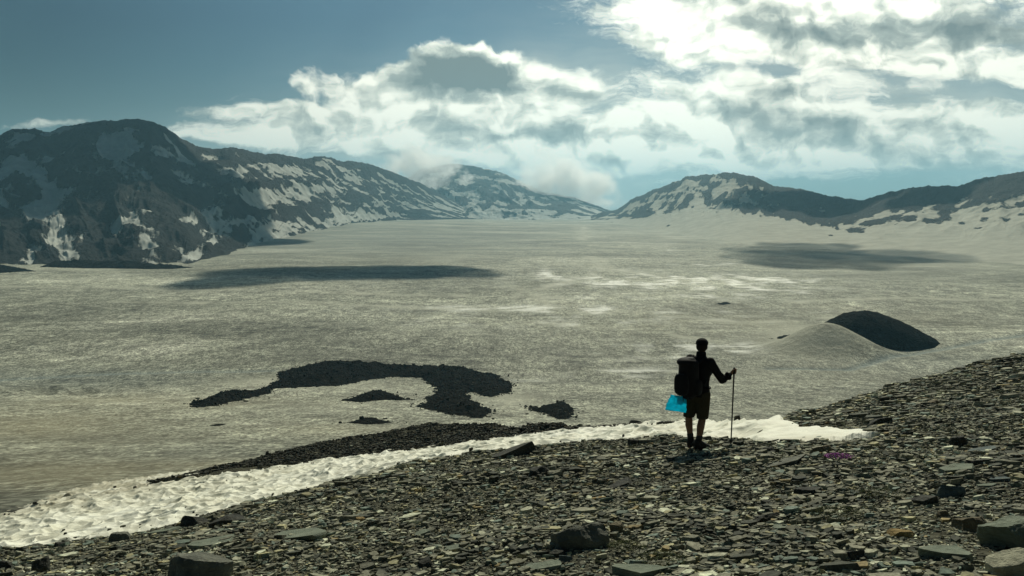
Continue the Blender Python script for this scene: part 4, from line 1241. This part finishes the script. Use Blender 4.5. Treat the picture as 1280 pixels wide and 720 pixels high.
for (ank, toe) in ((ankL, toeL), (ankR, toeR)):
    bm = bmesh.new()
    foot_shape(bm, ank, toe, 1.22)
    a0 = Vector((ank.x, ank.y, .05))
    loft(bm, [(a0, .055, .060, RT, FW), (a0 + UP * .06, .050, .055, RT, FW), (ank + UP * .055, .052, .054, RT, FW)], 18)
    limb(bm, [ank + UP * .03, ank + UP * .055], [.052, .053])
    b = remeshed('boot', bm, .008, M_BOOT, hiker, 2)
    bm = bmesh.new()
    kn = kneeL if ank is ankL else kneeR
    limb(bm, [ank + UP * .04, ank.lerp(kn, .28)], [.048, .053])
    remeshed('sock', bm, .008, M_CLOTH, hiker, 2)
# cap with a brim to the front
bm = bmesh.new()
RZ = Matrix.Rotation(-HYAW, 4, 'Z')
cc = head + UP * .055
ball(bm, cc, .112, .88, 1.0, .72, RZ)
loft(bm, [(cc - UP * .018, .099, .112, hr, hf), (cc + UP * .01, .099, .112, hr, hf)], 24)
loft(bm, [(cc + hf * .07 - UP * .008, .070, .010, hr, UP), (cc + hf * .13 - UP * .014, .064, .009, hr, UP), (cc + hf * .165 - UP * .024, .036, .008, hr, UP)], 20)
ball(bm, cc + UP * .074, .010)
cap = remeshed('cap', bm, .006, M_CAP, hiker, 2)
M_HAIR = plain_mat('dark_hair', (0.02, 0.014, 0.01), .8, .2, 120)
bm = bmesh.new()
ball(bm, head - hf * .022 + UP * .0, .103, .87, .92, .85, RZ)
hair = remeshed('hair', bm, .006, M_HAIR, hiker, 2)

# backpack: its own thing, worn on the back
pack = bpy.data.objects.new('backpack', None); sc.collection.objects.link(pack)
pack.location = (HX, HY, HZ0); tag(pack, 'bulky black rucksack with dangling straps on the back of the hiker', 'backpack')
def pk(r, b, z): return chest * 1 + RT * r - FW * (.145 + b) + UP * (z - chest.z)
def rbox(bm, c, w, d, h, U=RT, V=FW, p=2.6, n=28):
    """rounded box, sides bulging"""
    rings = []
    for k in range(11):
        t = -1 + 2 * k / 10
        sc_ = (1 - abs(t) ** 3) ** .5 * .5 + .5 if abs(t) < 1 else .46
        rings.append((c + UP * (h / 2 * t), sc_))
    prev = None; first = None
    for cc_, s_ in rings:
        ring = []
        for k in range(n):
            a = 2 * math.pi * k / n; ca, sa = math.cos(a), math.sin(a)
            e = (abs(ca) ** p + abs(sa) ** p) ** (-1 / p)
            ring.append(bm.verts.new(cc_ + U * (w / 2 * s_ * e * ca) + V * (d / 2 * s_ * e * sa)))
        if prev:
            for k in range(n): bm.faces.new([prev[k], prev[(k + 1) % n], ring[(k + 1) % n], ring[k]])
        else: first = ring
        prev = ring
    bm.faces.new(list(reversed(first))); bm.faces.new(prev)
bm = bmesh.new()
rbox(bm, pk(0, .165, 1.185), .31, .28, .66)
rbox(bm, pk(-.02, .33, 1.10), .25, .11, .34)
for s_ in (-1, 1): rbox(bm, pk(s_ * .165, .13, 1.05), .08, .16, .24)
remeshed('main_bag', bm, .010, M_PACK, pack, 3)
bm = bmesh.new()
rbox(bm, pk(0, .165, 1.39), .29, .29, .19)
ball(bm, pk(-.02, .19, 1.44), .14, 1.15, 1.1, .55)
remeshed('top_lid', bm, .010, M_PACK, pack, 3)
for s_ in (-1, 1):
    bm = bmesh.new()
    limb(bm, [pk(s_ * .09, .02, 1.42), chest + RT * s_ * .11 + UP * .185 - FW * .03, chest + RT * s_ * .115 + FW * .12 + UP * .10, chest + RT * s_ * .13 + FW * .125 - UP * .08,
              pk(s_ * .17, -.02, 1.08)], [.020, .021, .020, .018, .014], 10)
    remeshed('shoulder_strap', bm, .008, M_PACK, pack, 2)
bm = bmesh.new()
for k in range(24):
    a0_, a1_ = 2 * math.pi * k / 24, 2 * math.pi * (k + 1) / 24
    c = hipc + UP * .07
    limb(bm, [c + RT * .185 * math.cos(a0_) + FW * .142 * math.sin(a0_), c + RT * .185 * math.cos(a1_) + FW * .142 * math.sin(a1_)], [.016, .016], 8)
remeshed('hip_belt', bm, .007, M_PACK, pack, 1)
def cord(pts, r=.0045, M=M_PACK, parent=pack, name='dangling_strap'):
    bm = bmesh.new(); limb(bm, pts, [r] * len(pts), 8)
    me = bpy.data.meshes.new(name); bm.to_mesh(me); bm.free(); link(name, me, M, parent)
for (r0, b0, z0, dxs, ln) in [(-.19, .22, 1.24, -.02, .24), (-.20, .16, 1.14, -.01, .22), (-.10, .30, .96, .03, .14), (-.02, .29, .95, .01, .12), (.06, .27, .94, .02, .16)]:
    p0 = pk(r0, b0, z0)
    cord([p0, p0 + Vector((dxs, -.01, -ln * .5)), p0 + Vector((dxs * 1.6, .0, -ln))])

# bright cyan bag hanging under the pack
M_CY, t, b_, P = mat('cyan_plastic')
n = t.noise(P, 14, 3, .5)
t.put(b_.inputs['Base Color'], t.mix(t.smooth(n, .35, .65), (0.03, 0.50, 0.66), (0.04, 0.60, 0.74)))
b_.inputs['Roughness'].default_value = .5
tr = t.n.new('ShaderNodeBsdfTranslucent'); tr.inputs['Color'].default_value = (0.04, 0.68, 0.85, 1)
ms = t.n.new('ShaderNodeMixShader'); ms.inputs[0].default_value = .75
t.l.new(b_.outputs[0], ms.inputs[1]); t.l.new(tr.outputs[0], ms.inputs[2])
t.l.new(ms.outputs[0], t.n['Material Output'].inputs['Surface'])
def cyan_bag():
    def P2(px, py, dyy): return Vector(((px - 873) * K, dyy, (562 - py) * K))
    cor = [P2(835, 486, -.34), P2(857, 491, -.22), P2(856, 511.5, -.20), P2(828.5, 505, -.36)]
    n = 26; U, V = np.meshgrid(np.linspace(0, 1, n), np.linspace(0, 1, n))
    pts = np.array([[((cor[0] * (1 - u) + cor[1] * u) * (1 - v) + (cor[3] * (1 - u) + cor[2] * u) * v)[:] for u in np.linspace(0, 1, n)] for v in np.linspace(0, 1, n)])
    nrm = np.array(((cor[1] - cor[0]).cross(cor[3] - cor[0])).normalized()[:])
    wav = .020 * np.sin(U * 9 + V * 3) * (V + .2) + .018 * fbm(U * 4, V * 4, 3, 5)
    pts = pts + wav[..., None] * nrm
    me = grid_mesh('hanging_bag', pts[..., 0], pts[..., 1], pts[..., 2])
    o = link('hanging_bag', me, M_CY); o.location = (HX, HY, HZ0)
    m = o.modifiers.new('thickness', 'SOLIDIFY'); m.thickness = .008
    tag(o, 'bright cyan plastic bag hanging below the black rucksack', 'bag')
cyan_bag()

# hiking pole
pole = bpy.data.objects.new('hiking_pole', None); sc.collection.objects.link(pole)
tipx, tipy = on_scree(913.5, 558)
tipz = float(scree_z(np.array(tipx), np.array(tipy)))
pole.location = (tipx, tipy, tipz); tag(pole, 'dark hiking pole held upright in the right hand of the hiker', 'hiking pole')
topw = Vector((HX, HY, HZ0)) + handR - Vector((tipx, tipy, tipz))
ax = topw.normalized()
def pole_part(name, a, b, r0, r1, M):
    bm = bmesh.new(); limb(bm, [ax * a, ax * b], [r0, r1], 14)
    me = bpy.data.meshes.new(name); bm.to_mesh(me); bm.free(); return link(name, me, M, pole)
L = topw.length
pole_part('shaft', .05, L - .02, .0105, .0125, M_POLE)
pole_part('tip', -.02, .06, .004, .010, M_POLE)
pole_part('grip', L - .07, L + .055, .015, .016, M_POLE)
pole_part('basket', .085, .095, .026, .026, M_POLE)

# ------------------------------------------------------------------ clouds
def cloud_mesh(name, blobs_, seed, sub=4):
    bm = bmesh.new()
    for (c, sx, sy, sz) in blobs_:
        bmesh.ops.create_icosphere(bm, subdivisions=sub, radius=1.0, matrix=Matrix.Translation(Vector(c)) @ Matrix.Diagonal((sx, sy, sz, 1)))
    me = bpy.data.meshes.new(name); bm.to_mesh(me); bm.free()
    return me

def cloud_mat(name, dens, feat, hetero=True, lo=.45, hi=.6, g=.4):
    m = bpy.data.materials.new(name); m.use_nodes = True
    t = NT(m.node_tree); t.n.remove(t.n['Principled BSDF'])
    pv = t.n.new('ShaderNodeVolumePrincipled')
    pv.inputs['Color'].default_value = (.98, .98, .98, 1); pv.inputs['Anisotropy'].default_value = g
    if hetero:
        tcn = t.n.new('ShaderNodeTexCoord')
        P = tcn.outputs['Generated']
        # soft falloff to the sides of the box, noise inside
        wv = t.vm('MULTIPLY', t.vm('SUBTRACT', t.noise(tcn.outputs['Object'], feat * .9, 4, .6, col=True), (.5, .5, .5)), (.7, .5, 1.5))
        c = t.vm('MULTIPLY', t.vm('ADD', t.vm('SUBTRACT', P, (.5, .5, .5)), wv), (2, 2, 2))
        ln = t.n.new('ShaderNodeVectorMath'); ln.operation = 'LENGTH'; t.l.new(c, ln.inputs[0])
        fall = t.smooth(ln.outputs['Value'], .1, 1.0, .15, -.28)
        n = t.noise(tcn.outputs['Object'], feat * 1.6, 7, .62, .2)
        d = t.smooth(t.m('ADD', n, fall), lo, hi, 0, dens)
        t.put(pv.inputs['Density'], d)
    else:
        pv.inputs['Density'].default_value = dens
    t.l.new(pv.outputs[0], t.n['Material Output'].inputs['Volume'])
    return m

def cloud_over(px, py, Zc, rx, ry, rz, seed, M):
    """a cloud whose shadow falls on the plain at the given photo pixel"""
    x, y = on_field(px, py)
    k = (Zc - PLAIN) / SUNV.z
    c = Vector((float(x), float(y), PLAIN)) + SUNV * k
    rr = random.Random(seed)
    bl = []
    for i in range(14):
        a = rr.uniform(0, 6.28); r = rr.uniform(0, .75)
        s_ = rr.uniform(.3, .6) * (1.15 - r)
        bl.append((c + Vector((math.cos(a) * r * rx, math.sin(a) * r * ry, rr.uniform(-.2, .2) * rz)), rx * s_, ry * s_, rz * rr.uniform(.5, 1)))
    o = link('cloud', cloud_mesh('cloud', bl, seed, 3), M)
    return tag(o, 'drifting cloud above the plain', kind='structure')
M_CT = cloud_mat('thin_cloud_body', .015, 1, False)
M_CL = cloud_mat('cloud_body', .045, 1, False)
cloud_over(390, 342, 1150, 215, 135, 60, 3, M_CL)
cloud_over(520, 341, 1150, 130, 80, 45, 4, M_CL)
cloud_over(1020, 322, 1150, 200, 260, 60, 5, M_CT)
cloud_over(1130, 321, 1150, 130, 160, 50, 6, M_CT)
cloud_over(1000, 313, 1150, 160, 260, 45, 8, M_CT)

def cloud_over_point(px, py, Y, Zc, rx, ry, rz, seed, M):
    s_, q_ = ray(px, py); p = Vector((float(s_) * Y, Y, float(-q_) * Y))
    c = p + SUNV * ((Zc - p.z) / SUNV.z)
    rr = random.Random(seed); bl = []
    for i in range(16):
        a = rr.uniform(0, 6.28); r = rr.uniform(0, .8)
        s2 = rr.uniform(.3, .5) * (1.15 - r * .6)
        bl.append((c + Vector((math.cos(a) * r * rx, math.sin(a) * r * ry, 0)), rx * s2, ry * s2, rz * rr.uniform(.6, 1)))
    return tag(link('cloud', cloud_mesh('cloud', bl, seed, 3), M), 'drifting cloud above the mountains', kind='structure')
cloud_over_point(40, 225, 1800, 1350, 620, 520, 80, 11, M_CL)
cloud_over_point(-120, 240, 1700, 1350, 400, 400, 70, 15, M_CL)
cloud_over_point(1080, 255, 2600, 1350, 520, 500, 70, 12, M_CL)
cloud_over_point(1240, 235, 2100, 1350, 300, 300, 60, 13, M_CL)

M_BANK = cloud_mat('cloud_bank', .010, .0042, True, .42, .60, .65)
M_WISP = cloud_mat('cloud_wisp', .008, .007, True, .48, .66, .6)
def bank(px0, py0, px1, py1, Y, half, depth, M, nm):
    """low cloud lying against the mountains between two photo points"""
    s0, q0 = ray(px0, py0); s1, q1 = ray(px1, py1)
    a = Vector((float(s0) * Y, 0, float(-q0) * Y)); b = Vector((float(s1) * Y, 0, float(-q1) * Y))
    L_ = (b - a).length / 2
    bm = bmesh.new(); bmesh.ops.create_icosphere(bm, subdivisions=3, radius=1.0, matrix=Matrix.Diagonal((L_, depth, half, 1)))
    me = bpy.data.meshes.new('cloud_bank'); bm.to_mesh(me); bm.free()
    o = link('cloud_bank', me, M); c = (a + b) / 2; o.location = (c.x, Y, c.z)
    o.rotation_euler = (0, math.atan2(-(b - a).z, (b - a).x), 0)
    return tag(o, nm, kind='stuff')
bank(440, 200, 610, 215, 5300, 200, 330, M_BANK, 'puff of low cloud behind the left range')
bank(590, 200, 840, 252, 5900, 250, 480, M_BANK, 'bank of low cloud pouring over the far mountain')
bank(560, 214, 610, 232, 5500, 80, 150, M_WISP, 'thin wisp of cloud before the far mountain')

# ------------------------------------------------------------------ haze over everything
hz_me = bpy.data.meshes.new('haze')
bm = bmesh.new()
bmesh.ops.create_cube(bm, size=1.0, matrix=Matrix.Translation((0, 7000, 260)) @ Matrix.Diagonal((46000, 17500, 720, 1)))
bm.to_mesh(hz_me); bm.free()
M_HZ = bpy.data.materials.new('haze_air'); M_HZ.use_nodes = True
t = NT(M_HZ.node_tree); t.n.remove(t.n['Principled BSDF'])
pv = t.n.new('ShaderNodeVolumePrincipled')
pv.inputs['Color'].default_value = (.38, .76, 1.0, 1); pv.inputs['Anisotropy'].default_value = .3
pv.inputs['Density'].default_value = 8.5e-5
t.l.new(pv.outputs[0], t.n['Material Output'].inputs['Volume'])
hz = link('haze', hz_me, M_HZ)
tag(hz, 'thin blue haze over the plain', kind='stuff')
